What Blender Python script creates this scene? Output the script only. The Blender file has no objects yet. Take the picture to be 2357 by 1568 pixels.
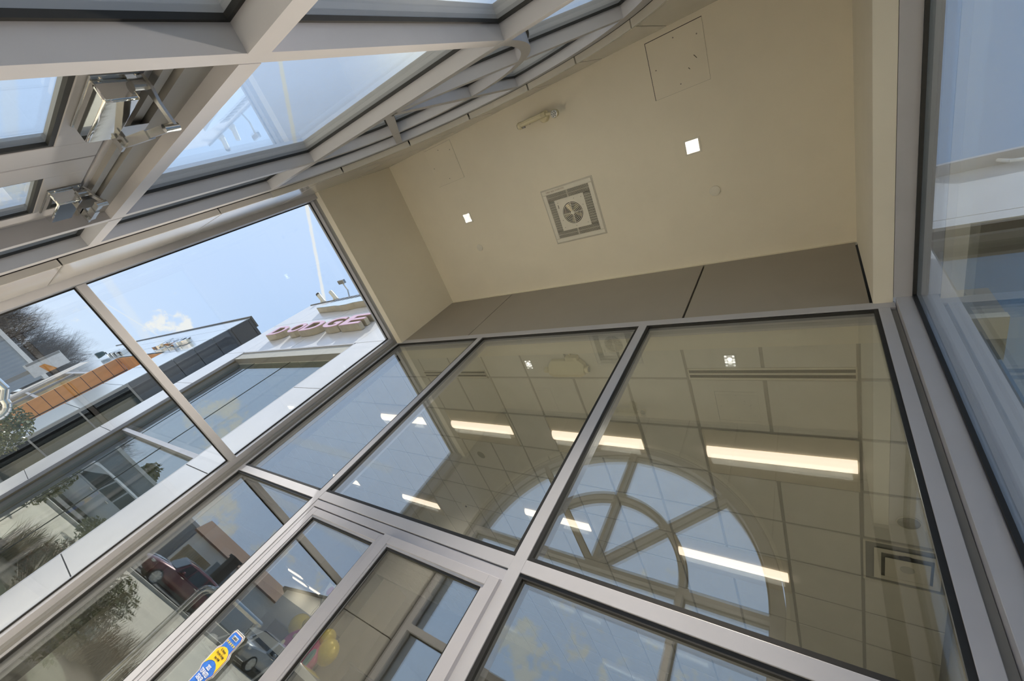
import bpy, bmesh, math, random
from mathutils import Vector, Matrix

# ------------------------------------------------------------------ scene, camera, sky, sun, exposure
SC = bpy.context.scene
COL = SC.collection
H = 1.5                       # camera height; coordinates below are measured from the camera, z gets +H
FPX = 931.4                   # focal length in pixels of the 2357 px wide frame

ROWX = Vector((0.79378, 0.35915, 0.49088))
ROWY = Vector((-0.05047, 0.84300, -0.53560))
ROWZ = Vector((-0.60635, 0.40027, 0.68711))
ROWX = ROWX.normalized()
ROWZ = (ROWZ - ROWX * ROWZ.dot(ROWX)).normalized()
ROWY = ROWZ.cross(ROWX).normalized()
cam_d = bpy.data.cameras.new('camera')
cam_d.sensor_fit = 'HORIZONTAL'
cam_d.sensor_width = 36.0
cam_d.lens = FPX / 2357.0 * 36.0
cam_d.clip_start = 0.02
cam_d.clip_end = 500
cam = bpy.data.objects.new('camera', cam_d)
COL.objects.link(cam)
m = Matrix((ROWX, -ROWY, -ROWZ)).transposed().to_4x4()
m.translation = Vector((0, 0, H))
cam.matrix_world = m
SC.camera = cam

SC.view_settings.view_transform = 'Standard'
SC.view_settings.look = 'None'
SC.view_settings.gamma = 1.0
SC.view_settings.use_curve_mapping = False
SC.view_settings.exposure = 0.10
cy = SC.cycles
cy.max_bounces = 14
cy.diffuse_bounces = 4
cy.glossy_bounces = 6
cy.transmission_bounces = 4
cy.transparent_max_bounces = 40
cy.caustics_reflective = False
cy.caustics_refractive = False
cy.sample_clamp_indirect = 4.0
cy.sample_clamp_direct = 0.0
cy.use_adaptive_sampling = True
cy.adaptive_threshold = 0.02
cy.blur_glossy = 0.5

SUN_DIR = Vector((-0.579, -0.261, 0.772)).normalized()
SKY_STRENGTH = 0.98
SUN_STRENGTH = 7.0
SPOT_W = 1900.0
TROFFER_E = 1.5
TROFFER_W = 15.0


class NT:
    """small helper to write node trees"""
    def __init__(s, nt):
        s.nt = nt; s.n = nt.nodes; s.l = nt.links
    def node(s, t, **kw):
        nd = s.n.new(t)
        for k, v in kw.items():
            if k == 'ins':
                for i, val in v.items():
                    s.put(nd.inputs[i], val)
            else:
                setattr(nd, k, v)
        return nd
    def put(s, sock, val):
        if isinstance(val, bpy.types.NodeSocket):
            s.l.new(val, sock)
        else:
            sock.default_value = val
    def math(s, op, a, b=0.0, c=0.0, clamp=False):
        nd = s.node('ShaderNodeMath', operation=op, use_clamp=clamp)
        s.put(nd.inputs[0], a); s.put(nd.inputs[1], b); s.put(nd.inputs[2], c)
        return nd.outputs[0]
    def dot(s, v, w):
        nd = s.node('ShaderNodeVectorMath', operation='DOT_PRODUCT')
        s.put(nd.inputs[0], v); nd.inputs[1].default_value = w
        return nd.outputs['Value']
    def mix(s, f, a, b):
        nd = s.node('ShaderNodeMix', data_type='RGBA')
        s.put(nd.inputs[0], f); s.put(nd.inputs[6], a); s.put(nd.inputs[7], b)
        return nd.outputs[2]
    def smooth(s, v, a, b):
        nd = s.node('ShaderNodeMapRange', interpolation_type='SMOOTHSTEP')
        s.put(nd.inputs[0], v); nd.inputs[1].default_value = a; nd.inputs[2].default_value = b
        return nd.outputs[0]
    def noise(s, vec, scale, detail=4, rough=0.6, dist=0.0):
        nd = s.node('ShaderNodeTexNoise')
        if vec is not None: s.l.new(vec, nd.inputs['Vector'])
        nd.inputs['Scale'].default_value = scale; nd.inputs['Detail'].default_value = detail
        nd.inputs['Roughness'].default_value = rough; nd.inputs['Distortion'].default_value = dist
        return nd.outputs[0]


def c4(c, a=1.0):
    return (c[0], c[1], c[2], a)


def build_sky():
    w = bpy.data.worlds.new('sky'); SC.world = w; w.use_nodes = True
    T = NT(w.node_tree); T.n.clear()
    d = T.node('ShaderNodeTexCoord').outputs['Generated']
    sep = T.node('ShaderNodeSeparateXYZ'); T.l.new(d, sep.inputs[0])
    z = sep.outputs[2]
    # clear blue that pales towards the horizon and towards the sun's side
    zen = T.mix(T.smooth(T.dot(d, (-0.80, -0.36, 0.47)), -0.7, 0.95), (0.19, 0.30, 0.50, 1), (0.49, 0.68, 1.0, 1))
    hor = T.mix(T.smooth(T.dot(d, (-0.9, -0.43, 0)), -1.0, 0.9), (0.52, 0.60, 0.72, 1), (0.80, 0.88, 0.97, 1))
    sky = T.mix(T.smooth(z, -0.02, 0.42), hor, zen)
    near = T.smooth(T.dot(d, tuple(Vector((-0.66, -0.56, 0.50)).normalized())), 0.55, 1.0)
    sky = T.mix(near, sky, (0.72, 0.88, 1.22, 1))
    n1 = T.noise(d, 16.0, 6, 0.62, 0.2)
    n2 = T.noise(d, 42.0, 5, 0.62, 0.3)
    def blob(cx, r0, r1, k=1.0):
        c = Vector(cx).normalized()
        return T.math('MULTIPLY', T.smooth(T.dot(d, c), math.cos(r0), math.cos(r1)), k)
    cover = None
    for args in (((-0.972, 0.050, 0.222), .060, .012), ((-0.967, -0.006, 0.256), .032, .006, .8),
                 ((-0.99, -0.015, 0.146), .05, .012, .7), ((-0.952, -0.245, 0.176), .08, .02),
                 ((-0.510, -0.828, 0.232), .075, .015, 1.15), ((-0.462, -0.858, 0.218), .07, .015, 1.1),
                 ((-0.920, -0.383, 0.075), .075, .02), ((-0.86, -0.50, 0.09), .07, .02),
                 ((-0.80, -0.58, 0.13), .06, .02, .8), ((0.6, -0.75, 0.28), .3, .1, .8), ((0.85, 0.3, 0.4), .35, .1, .6), ((-0.3, -0.9, 0.3), .3, .1, .7)):
        b = blob(*args)
        cover = b if cover is None else T.math('MAXIMUM', cover, b)
    dens = T.math('ADD', T.math('MULTIPLY', cover, 0.62), T.math('ADD', T.math('MULTIPLY', n1, 1.3), T.math('MULTIPLY', n2, 1.0)))
    cl = T.math('MULTIPLY', T.smooth(dens, 1.62, 1.88), T.smooth(cover, 0.02, 0.30))
    sky = T.mix(cl, sky, (0.98, 0.965, 0.95, 1))
    # condensation trails: narrow bands along great circles
    def trail(a, b, width, alpha, col, wob=0.004, ext=0.03):
        a = Vector(a).normalized(); b = Vector(b).normalized()
        nrm = a.cross(b).normalized(); mid = (a + b).normalized(); half = math.acos(a.dot(b)) / 2 + ext
        dist = T.math('ABSOLUTE', T.math('ADD', T.dot(d, nrm), T.math('MULTIPLY', T.math('SUBTRACT', n2, 0.5), wob)))
        band = T.smooth(dist, width, width * 0.35)
        rng = T.smooth(T.dot(d, mid), math.cos(half), math.cos(half * 0.9))
        return T.math('MULTIPLY', T.math('MULTIPLY', band, rng), alpha), col
    for a, b, wd, al, colr, wo in (((-0.765, -0.286, 0.577), (-0.847, -0.057, 0.528), .0052, .85, (0.95, 0.95, 0.93, 1), .004),
                                   ((-0.847, -0.057, 0.528), (-0.876, 0.134, 0.464), .0045, .9, (0.95, 0.95, 0.96, 1), .004),
                                   ((-0.985, -0.036, 0.168), (-0.981, 0.032, 0.191), .0016, .45, (0.92, 0.93, 0.94, 1), .001),
                                   ((-0.979, -0.064, 0.194), (-0.976, 0.127, 0.176), .010, .28, (0.92, 0.92, 0.92, 1), .008),
                                   ((-0.93, -0.30, 0.22), (-0.80, -0.50, 0.33), .012, .30, (0.92, 0.92, 0.92, 1), .01),
                                   ((-0.91, -0.40, 0.15), (-0.72, -0.62, 0.20), .012, .35, (0.93, 0.90, 0.90, 1), .012)):
        f, colr = trail(a, b, wd, al, colr, wo)
        sky = T.mix(f, sky, colr)
    # bright aureole around the sun
    au = T.math('POWER', T.math('MAXIMUM', T.dot(d, tuple(SUN_DIR)), 0.0), 220.0)
    sky = T.mix(T.math('MULTIPLY', au, 0.8), sky, (1.5, 1.5, 1.45, 1))
    bg = T.node('ShaderNodeBackground'); T.l.new(sky, bg.inputs[0]); bg.inputs[1].default_value = SKY_STRENGTH
    out = T.node('ShaderNodeOutputWorld'); T.l.new(bg.outputs[0], out.inputs[0])


build_sky()
sun_d = bpy.data.lights.new('sun', 'SUN'); sun_d.energy = SUN_STRENGTH; sun_d.angle = math.radians(0.6); sun_d.color = (1.0, 0.95, 0.87)
sun = bpy.data.objects.new('sun', sun_d); COL.objects.link(sun)
sun.rotation_euler = SUN_DIR.to_track_quat('Z', 'Y').to_euler(); sun.location = (-12, -6, 20)

# ------------------------------------------------------------------ materials
MATS = {}


def mat(name, col, rough=0.5, metal=0.0, var=0.06, nscale=6.0, bump=0.0, bscale=40.0, emit=None, estr=0.0, spec=0.5, col2=None, stretch=None, coat=0.0):
    if name in MATS: return MATS[name]
    mt = bpy.data.materials.new(name); mt.use_nodes = True
    T = NT(mt.node_tree)
    b = T.n['Principled BSDF']
    tc = T.node('ShaderNodeTexCoord').outputs['Object']
    if stretch:
        mp = T.node('ShaderNodeMapping'); T.l.new(tc, mp.inputs[0]); mp.inputs['Scale'].default_value = stretch; tc = mp.outputs[0]
    nz = T.noise(tc, nscale, 5, 0.6)
    lo = tuple(max(0, x * (1 - var)) for x in col); hi = tuple(min(1, x * (1 + var)) for x in (col2 or col))
    T.l.new(T.mix(T.smooth(nz, 0.3, 0.7), c4(lo), c4(hi)), b.inputs['Base Color'])
    b.inputs['Roughness'].default_value = rough
    b.inputs['Metallic'].default_value = metal
    b.inputs['Specular IOR Level'].default_value = spec
    if coat: b.inputs['Coat Weight'].default_value = coat; b.inputs['Coat Roughness'].default_value = 0.03
    if bump:
        bp = T.node('ShaderNodeBump'); bp.inputs['Strength'].default_value = bump; bp.inputs['Distance'].default_value = 0.01
        T.l.new(T.noise(tc, bscale, 4, 0.6), bp.inputs['Height']); T.l.new(bp.outputs[0], b.inputs['Normal'])
    if emit:
        b.inputs['Emission Color'].default_value = c4(emit); b.inputs['Emission Strength'].default_value = estr
    MATS[name] = mt
    return mt


def glass(name, tint=(0.92, 0.955, 0.93), ior=1.75, wave=0.0, wscale=0.6, dirt=0.0):
    if name in MATS: return MATS[name]
    mt = bpy.data.materials.new(name); mt.use_nodes = True
    T = NT(mt.node_tree); T.n.clear()
    back = T.node('ShaderNodeNewGeometry').outputs['Backfacing']
    io = T.math('ADD', T.math('MULTIPLY', back, 1.0 / ior - ior), ior)
    fr = T.node('ShaderNodeFresnel'); T.l.new(io, fr.inputs['IOR'])
    tr = T.node('ShaderNodeBsdfTransparent'); tr.inputs[0].default_value = c4(tint)
    gl = T.node('ShaderNodeBsdfGlossy'); gl.inputs['Color'].default_value = (0.95, 0.97, 0.97, 1); gl.inputs['Roughness'].default_value = 0.0
    tc = T.node('ShaderNodeTexCoord').outputs['Object']
    if wave:
        bp = T.node('ShaderNodeBump'); bp.inputs['Strength'].default_value = wave; bp.inputs['Distance'].default_value = 0.02
        T.l.new(T.noise(tc, wscale, 1, 0.4), bp.inputs['Height']); T.l.new(bp.outputs[0], gl.inputs['Normal'])
    mx = T.node('ShaderNodeMixShader')
    T.l.new(fr.outputs[0], mx.inputs[0]); T.l.new(tr.outputs[0], mx.inputs[1]); T.l.new(gl.outputs[0], mx.inputs[2])
    fin = mx.outputs[0]
    if dirt:
        df = T.node('ShaderNodeBsdfDiffuse'); df.inputs[0].default_value = (0.8, 0.8, 0.75, 1)
        m2 = T.node('ShaderNodeMixShader')
        T.l.new(T.math('MULTIPLY', T.smooth(T.noise(tc, 3.0, 5), 0.4, 0.8), dirt), m2.inputs[0])
        T.l.new(fin, m2.inputs[1]); T.l.new(df.outputs[0], m2.inputs[2]); fin = m2.outputs[0]
    out = T.node('ShaderNodeOutputMaterial'); T.l.new(fin, out.inputs[0])
    MATS[name] = mt
    return mt


ALU = mat('satin_aluminium', (0.47, 0.475, 0.52), 0.38, 0.0, 0.03, 3.0)
ALU_DOOR = mat('door_aluminium', (0.45, 0.45, 0.495), 0.36, 0.0, 0.03, 3.0)
ALU_GREY = mat('grey_aluminium', (0.27, 0.27, 0.265), 0.4, 0.1, 0.04, 3.0)
GASKET = mat('black_rubber', (0.012, 0.012, 0.012), 0.6, 0, 0.2, 20)
PAINT = mat('cream_plaster', (0.83, 0.775, 0.65), 0.85, 0, 0.025, 1.3, 0.05, 120)
PAINT_W = mat('white_plaster', (0.80, 0.76, 0.66), 0.85, 0, 0.03, 1.3)
GREYPANEL = mat('grey_composite_panel', (0.33, 0.305, 0.27), 0.5, 0, 0.03, 1.0)
ACM = mat('silver_composite_panel', (0.50, 0.49, 0.47), 0.16, 0.0, 0.03, 2.0, spec=0.8)
ACM_EDGE = mat('panel_edge', (0.60, 0.58, 0.52), 0.4, 0.0, 0.03, 2.0)
WHITEACM = mat('white_facade_panel', (0.66, 0.655, 0.68), 0.22, 0.0, 0.03, 1.5, spec=0.6)
JOINT = mat('dark_joint', (0.05, 0.048, 0.045), 0.8)
CHROME = mat('polished_chrome', (0.82, 0.81, 0.78), 0.06, 1.0, 0.02, 5, 0.015, 12)
CHROME_D = mat('brushed_steel', (0.48, 0.47, 0.45), 0.25, 1.0, 0.05, 20)
WHITEMETAL = mat('white_enamel', (0.74, 0.71, 0.62), 0.4, 0, 0.03, 4)
IVORY = mat('ivory_plastic', (0.72, 0.66, 0.46), 0.45, 0, 0.04, 8)
BLACK = mat('black_paint', (0.02, 0.02, 0.02), 0.5)
TILE = mat('ceiling_tile', (0.72, 0.71, 0.66), 0.9, 0, 0.03, 5, 0.1, 150)
GRIDM = mat('ceiling_grid', (0.38, 0.37, 0.34), 0.6, 0, 0.03, 5)
FLOORM = mat('beige_porcelain', (0.60, 0.55, 0.46), 0.35, 0, 0.06, 2.0)
G_IN = glass('clear_glazing', (0.935, 0.955, 0.945), 2.6)
G_LEFT = glass('left_glazing', (0.95, 0.97, 0.965), 1.6)
G_RIGHT = glass('tinted_glazing', (0.80, 0.85, 0.88), 1.75)
G_ARCH = glass('arch_glazing', (0.91, 0.95, 0.955), 1.55, dirt=0.03)
G_FAC = glass('facade_glazing', (0.60, 0.67, 0.65), 3.0, 0.16, 0.5)


# ------------------------------------------------------------------ mesh builder
class MB:
    def __init__(s): s.v = []; s.f = []
    def add(s, vs, fs):
        o = len(s.v); s.v += [Vector(x) for x in vs]; s.f += [tuple(o + i for i in f) for f in fs]; return s
    def box(s, x0, x1, y0, y1, z0, z1):
        x0, x1 = sorted((x0, x1)); y0, y1 = sorted((y0, y1)); z0, z1 = sorted((z0, z1))
        return s.add([(x0, y0, z0), (x1, y0, z0), (x1, y1, z0), (x0, y1, z0), (x0, y0, z1), (x1, y0, z1), (x1, y1, z1), (x0, y1, z1)],
                     [(3, 2, 1, 0), (4, 5, 6, 7), (0, 1, 5, 4), (1, 2, 6, 5), (2, 3, 7, 6), (3, 0, 4, 7)])
    def prism(s, poly, axis, a0, a1):
        """poly: 2-D points; axis 'y': (x,z), 'x': (y,z), 'z': (x,y)"""
        def P(p, a):
            return {'y': (p[0], a, p[1]), 'x': (a, p[0], p[1]), 'z': (p[0], p[1], a)}[axis]
        n = len(poly)
        vs = [P(p, a0) for p in poly] + [P(p, a1) for p in poly]
        fs = [tuple(range(n))[::-1], tuple(range(n, 2 * n))] + [(i, (i + 1) % n, n + (i + 1) % n, n + i) for i in range(n)]
        return s.add(vs, fs)
    def band(s, pin, pout, y0, y1, axis='y'):
        """solid strip between two polylines of equal length, extruded along axis"""
        n = len(pin)
        def P(p, a):
            return {'y': (p[0], a, p[1]), 'z': (p[0], p[1], a), 'x': (a, p[0], p[1])}[axis]
        vs = [P(p, y0) for p in pin] + [P(p, y0) for p in pout] + [P(p, y1) for p in pin] + [P(p, y1) for p in pout]
        fs = []
        for i in range(n - 1):
            a, b, c, d = i, i + 1, n + i + 1, n + i
            fs += [(a, b, c, d), (2 * n + d, 2 * n + c, 2 * n + b, 2 * n + a), (a, 2 * n + a, 2 * n + b, b), (d, c, 2 * n + c, 2 * n + d)]
        fs += [(0, n, 3 * n, 2 * n), (n - 1, 3 * n - 1, 4 * n - 1, 2 * n - 1)]
        return s.add(vs, fs)
    def cyl(s, p0, p1, r0, r1=None, n=16, caps=True):
        r1 = r0 if r1 is None else r1
        p0 = Vector(p0); p1 = Vector(p1); d = (p1 - p0).normalized()
        u = d.orthogonal().normalized(); w = d.cross(u)
        vs = []
        for p, r in ((p0, r0), (p1, r1)):
            vs += [p + (u * math.cos(2 * math.pi * i / n) + w * math.sin(2 * math.pi * i / n)) * r for i in range(n)]
        fs = [(i, (i + 1) % n, n + (i + 1) % n, n + i) for i in range(n)]
        if caps: fs += [tuple(range(n))[::-1], tuple(range(n, 2 * n))]
        return s.add(vs, fs)
    def tube(s, pts, r, n=8):
        for a, b in zip(pts[:-1], pts[1:]): s.cyl(a, b, r, r, n)
        return s
    def lathe(s, prof, c, axis='z', n=24):
        """prof: (radius, height) pairs"""
        vs = []
        for r, h in prof:
            for i in range(n):
                a = 2 * math.pi * i / n; x, y = r * math.cos(a), r * math.sin(a)
                vs.append({'z': (c[0] + x, c[1] + y, c[2] + h), 'y': (c[0] + x, c[1] + h, c[2] + y), 'x': (c[0] + h, c[1] + x, c[2] + y)}[axis])
        fs = []
        for k in range(len(prof) - 1):
            for i in range(n): fs.append((k * n + i, k * n + (i + 1) % n, (k + 1) * n + (i + 1) % n, (k + 1) * n + i))
        fs += [tuple(range(n))[::-1], tuple(range((len(prof) - 1) * n, len(prof) * n))]
        return s.add(vs, fs)
    def ball(s, c, rx, ry, rz, nu=20, nv=12):
        prof = []
        vs = []
        for j in range(nv + 1):
            t = math.pi * j / nv
            for i in range(nu):
                a = 2 * math.pi * i / nu
                vs.append((c[0] + rx * math.sin(t) * math.cos(a), c[1] + ry * math.sin(t) * math.sin(a), c[2] - rz * math.cos(t)))
        fs = [(j * nu + i, j * nu + (i + 1) % nu, (j + 1) * nu + (i + 1) % nu, (j + 1) * nu + i) for j in range(nv) for i in range(nu)]
        return s.add(vs, fs)
    def loft(s, rings, caps=True):
        n = len(rings[0]); vs = [p for r in rings for p in r]
        fs = [(k * n + i, k * n + (i + 1) % n, (k + 1) * n + (i + 1) % n, (k + 1) * n + i) for k in range(len(rings) - 1) for i in range(n)]
        if caps: fs += [tuple(range(n))[::-1], tuple(range((len(rings) - 1) * n, len(rings) * n))]
        return s.add(vs, fs)


ORIG = {}


def link(name, mb, mt, parent=None, origin=(0, 0, 0), smooth=False, bevel=0.0, local=False):
    """one mesh object; vertices are camera-relative unless local"""
    o0 = Vector(origin) if parent is None else ORIG[parent.name]
    me = bpy.data.meshes.new(name)
    vs = mb.v if local else [v - o0 for v in mb.v]
    me.from_pydata([tuple(v) for v in vs], [], mb.f)
    bm = bmesh.new(); bm.from_mesh(me)
    bmesh.ops.recalc_face_normals(bm, faces=bm.faces); bm.to_mesh(me); bm.free()
    if smooth:
        for p in me.polygons: p.use_smooth = True
        me.set_sharp_from_angle(angle=math.radians(smooth if smooth > 1 else 40))
    for mm in (mt if isinstance(mt, (list, tuple)) else [mt]): me.materials.append(mm)
    o = bpy.data.objects.new(name, me); COL.objects.link(o)
    ORIG[o.name] = o0
    if parent is not None: o.parent = parent
    else: o.location = o0 + Vector((0, 0, H))
    if bevel:
        b = o.modifiers.new('bevel', 'BEVEL'); b.width = bevel; b.segments = 2; b.limit_method = 'ANGLE'; b.angle_limit = math.radians(50)
    return o


def tag(o, label=None, cat=None, group=None, kind=None):
    if label: o['label'] = label
    if cat: o['category'] = cat
    if group: o['group'] = group
    if kind: o['kind'] = kind
    return o


def thing(name, label, cat, loc, rotz=0.0, group=None, kind=None):
    o = bpy.data.objects.new(name, None); COL.objects.link(o)
    o.empty_display_size = 0.1
    o.location = Vector(loc) + Vector((0, 0, H)); o.rotation_euler = (0, 0, rotz)
    ORIG[o.name] = Vector(loc)
    return tag(o, label, cat, group, kind)


def struct(name, label, loc=(0, 0, -H)):
    return thing(name, label, None, loc, 0.0, None, 'structure')


def dup(root, loc, rotz=0.0, label=None, group=None):
    r = root.copy(); COL.objects.link(r); r.location = Vector(loc) + Vector((0, 0, H)); r.rotation_euler = (0, 0, rotz)
    if label: r['label'] = label
    if group: r['group'] = group
    for ch in list(root.children):
        c = ch.copy(); COL.objects.link(c); c.parent = r
        for g in ch.children:
            d = g.copy(); COL.objects.link(d); d.parent = c
    return r


def rect_frame(mb, x0, x1, z0, z1, w, y0, y1):
    mb.box(x0, x1, y0, y1, z0, z0 + w); mb.box(x0, x1, y0, y1, z1 - w, z1)
    mb.box(x0, x0 + w, y0, y1, z0 + w, z1 - w); mb.box(x1 - w, x1, y0, y1, z0 + w, z1 - w)
    return mb


def pane_y(par, x0, x1, z0, z1, y0, y1, gm=G_IN, g0=None, g1=None, gw=0.012):
    """glass pane in a plane y = const with its black gasket on the room side"""
    link('pane', MB().box(x0 - .004, x1 + .004, y0, y1, z0 - .004, z1 + .004), gm, par)
    if g0 is not None: link('gasket', rect_frame(MB(), x0, x1, z0, z1, gw, g0, g1), GASKET, par)


def pane_x(par, y0, y1, z0, z1, x0, x1, gm=G_IN, g0=None, g1=None, gw=0.012):
    link('pane', MB().box(x0, x1, y0 - .004, y1 + .004, z0 - .004, z1 + .004), gm, par)
    if g0 is not None:
        g = MB()
        g.box(g0, g1, y0, y1, z0, z0 + gw); g.box(g0, g1, y0, y1, z1 - gw, z1); g.box(g0, g1, y0, y0 + gw, z0 + gw, z1 - gw); g.box(g0, g1, y1 - gw, y1, z0 + gw, z1 - gw)
        link('gasket', g, GASKET, par)


def text_mb(body, height, depth, width=None, bold=0.0, shear=0.0):
    """extruded lettering; returns MB in x (right), y (up), z (thickness 0..depth), origin at lower left"""
    cu = bpy.data.curves.new('lettering', 'FONT'); cu.body = body; cu.size = 1.0
    cu.extrude = 0.5; cu.offset = bold; cu.resolution_u = 4; cu.shear = shear
    ob = bpy.data.objects.new('lettering', cu)
    me = bpy.data.meshes.new_from_object(ob)
    vs = [v.co.copy() for v in me.vertices]; fs = [tuple(p.vertices) for p in me.polygons]
    bpy.data.objects.remove(ob); bpy.data.meshes.remove(me); bpy.data.curves.remove(cu)
    x0 = min(v.x for v in vs); x1 = max(v.x for v in vs); y0 = min(v.y for v in vs); y1 = max(v.y for v in vs)
    sy = height / (y1 - y0); sx = (width / (x1 - x0)) if width else sy
    out = MB(); out.v = [Vector(((v.x - x0) * sx, (v.y - y0) * sy, (v.z + 0.5) * depth)) for v in vs]; out.f = fs
    return out


def put_text(mb, f):
    """map local (x right, y up, z out) to camera-relative coordinates with function f"""
    mb.v = [Vector(f(v)) for v in mb.v]; return mb


# ------------------------------------------------------------------ ground and floors
ground = link('ground', MB().box(-120, 60, -90, 60, -1.62, -1.515), mat('pale_concrete_road', (0.43, 0.385, 0.31), 0.85, 0, 0.12, 0.35, 0.2, 8), origin=(0, 0, -1.6))
tag(ground, 'pale tan concrete lot and road outside', kind='structure')
fl = link('floor', MB().box(-12.66, 0.9, -0.66, 13, -1.515, -1.5).box(-30, -12.66, 4.8, 13, -1.515, -1.5), FLOORM, origin=(-5, 3, -1.5)); tag(fl, 'beige tiled floor of the vestibule and showroom', kind='structure')

# ------------------------------------------------------------------ vestibule shell
ce = link('ceiling', MB().box(-4.86, 0.42, -0.66, 1.92, 4.4, 4.52), PAINT, origin=(-2.2, .7, 4.4)); tag(ce, 'cream plaster ceiling of the vestibule', kind='structure')
wl = link('wall_left', MB().box(-4.84, -4.735, -0.42, 1.775, 3.17, 4.4), PAINT, origin=(-4.8, .7, 3.17)); tag(wl, 'cream plaster bulkhead above the left glazing', kind='structure')
wr = link('wall_right', MB().box(0.293, 0.392, -0.42, 1.775, 3.225, 4.4), PAINT_W, origin=(.34, .7, 3.2)); tag(wr, 'cream plaster bulkhead above the right glazing', kind='structure')

wb = struct('wall_back', 'grey panel band above the showroom glazing', (-2.2, 1.8, 3.24))
link('backing', MB().box(-4.84, 0.30, 1.80, 1.92, 3.24, 4.4), JOINT, wb)
for a, b in ((-4.735, -3.499), (-3.487, -0.949), (-0.931, 0.277)):
    link('panel', MB().box(a, b, 1.772, 1.798, 3.242, 4.372), GREYPANEL, wb)
link('top_trim', MB().box(-4.735, 0.293, 1.77, 1.80, 4.373, 4.4), PAINT, wb)

# front wall with the arched opening
AX, AZ = -2.08, 2.12          # centre of the arch
def arc(r, a0=0.0, a1=180.0, n=48, cx=AX, cz=AZ):
    return [(cx + r * math.cos(math.radians(a0 + (a1 - a0) * i / n)), cz + r * math.sin(math.radians(a0 + (a1 - a0) * i / n))) for i in range(n + 1)]
wf = struct('wall_front', 'front wall with silver panels around the arched opening', (-2.2, -.5, -1.5))
mb = MB()
mb.box(-5.02, AX - 1.75, -0.66, -0.448, -1.5, 4.4); mb.box(AX + 1.75, 0.52, -0.66, -0.448, -1.5, 4.4)
pi = arc(1.75); mb.band(pi, [(x, 4.4) for x, z in pi], -0.66, -0.448)
link('backing', mb, JOINT, wf)
SEAM = [-1.49, -0.395, 0.625, 1.655, 2.668, 3.70, 4.395]
for z0, z1 in zip(SEAM[:-1], SEAM[1:]):
    link('panel', MB().box(-4.79, AX - 1.743, -0.446, -0.398, z0 + .004, z1 - .004), ACM, wf, bevel=.004)
    link('panel', MB().box(AX + 1.743, 0.29, -0.446, -0.398, z0 + .006, z1 - .006), ACM, wf, bevel=.004)
ts = [0, 24, 48, 70, 88, 110, 132, 156, 180]
for a0, a1 in zip(ts[:-1], ts[1:]):
    p = arc(1.743, a0 + .25, a1 - .25, 12)
    link('arch_trim', MB().band(p, arc(1.770, a0 + .25, a1 - .25, 12), -0.447, -0.396), ACM_EDGE, wf)
    p = arc(1.772, a0 + .15, a1 - .15, 12)
    link('panel', MB().band(p, [(x, 4.395) for x, z in p], -0.422, -0.400), ACM, wf)

# ------------------------------------------------------------------ showroom glazing (back of the vestibule)
YF, YB = 1.77, 1.90
P0, P1 = 1.797, 1.821
w1 = struct('window_1', 'aluminium framed glazed screen to the showroom', (-2.2, 1.83, -1.5))
link('header', MB().box(-4.85, 0.40, YF, YB, 3.16, 3.24), ALU, w1, bevel=.002)
link('mullion', MB().box(-3.268, -3.195, YF - .001, YB, -1.5, 3.161), ALU, w1, bevel=.002)
link('mullion', MB().box(-1.303, -1.230, YF - .001, YB, -1.5, 3.161), ALU, w1, bevel=.002)
link('jamb', MB().box(-4.85, -4.806, YF, YB, -1.5, 3.16), ALU, w1, bevel=.002)
link('jamb', MB().box(0.312, 0.372, YF, YB, -1.5, 3.16), ALU, w1, bevel=.002)
link('jamb_return', MB().box(0.372, 0.402, YF + .02, YB, -1.5, 3.25), ALU_GREY, w1)
link('transom', MB().box(-4.806, -3.268, YF, YB, .766, .834), ALU, w1, bevel=.002)
link('transom', MB().box(-3.195, -1.303, YF, YB, .774, .843), ALU, w1, bevel=.002)
link('transom', MB().box(-1.230, 0.312, YF, YB, .775, .843), ALU, w1, bevel=.002)
link('sill', MB().box(-4.806, -3.268, YF, YB, -1.5, -1.40), ALU, w1)
link('sill', MB().box(-1.230, 0.312, YF, YB, -1.5, -1.40), ALU, w1)
link('door_head', MB().box(-3.195, -1.303, YF + .004, YB, .712, .768), ALU_DOOR, w1, bevel=.002)
link('door_jamb', MB().box(-3.195, -3.160, YF + .004, YB, -1.5, .712), ALU_DOOR, w1, bevel=.002)
for x0, x1, z0, z1 in ((-4.806, -3.268, .834, 3.16), (-3.195, -1.303, .843, 3.16), (-1.230, .312, .843, 3.16),
                       (-4.806, -3.268, -1.40, .766), (-1.230, .312, -1.40, .775)):
    pane_y(w1, x0, x1, z0, z1, P0, P1, G_IN, YF + .006, P0 - .001, .022)

def leaf(name, label, x0, x1, yf, gl, gr, ztop=.703):
    d = struct(name, label, ((x0 + x1) / 2, yf + .02, -1.5))
    yb = yf + .045
    link('stile', MB().box(x0, gl - .012, yf, yb, -1.49, ztop), ALU_DOOR, d, bevel=.002)
    link('stile', MB().box(gr + .012, x1, yf, yb, -1.49, ztop), ALU_DOOR, d, bevel=.002)
    link('rail', MB().box(gl - .012, gr + .012, yf, yb, .653, ztop), ALU_DOOR, d, bevel=.002)
    link('rail', MB().box(gl - .012, gr + .012, yf, yb, -1.49, -1.25), ALU_DOOR, d, bevel=.002)
    link('glazing_bead', rect_frame(MB(), gl - .012, gr + .012, -1.25, .653, .014, yf + .006, yb - .006), ALU, d)
    pane_y(d, gl, gr, -1.236, .639, yf + .024, yf + .036, G_IN, yf + .012, yf + .023, .012)
    return d
leaf('door_1', 'left leaf of the glazed showroom door', -3.153, -2.232, YF + .003, -3.075, -2.305)
leaf('door_2', 'right leaf of the glazed showroom door, standing proud', -2.222, -1.300, YF - .028, -2.140, -1.375)

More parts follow.
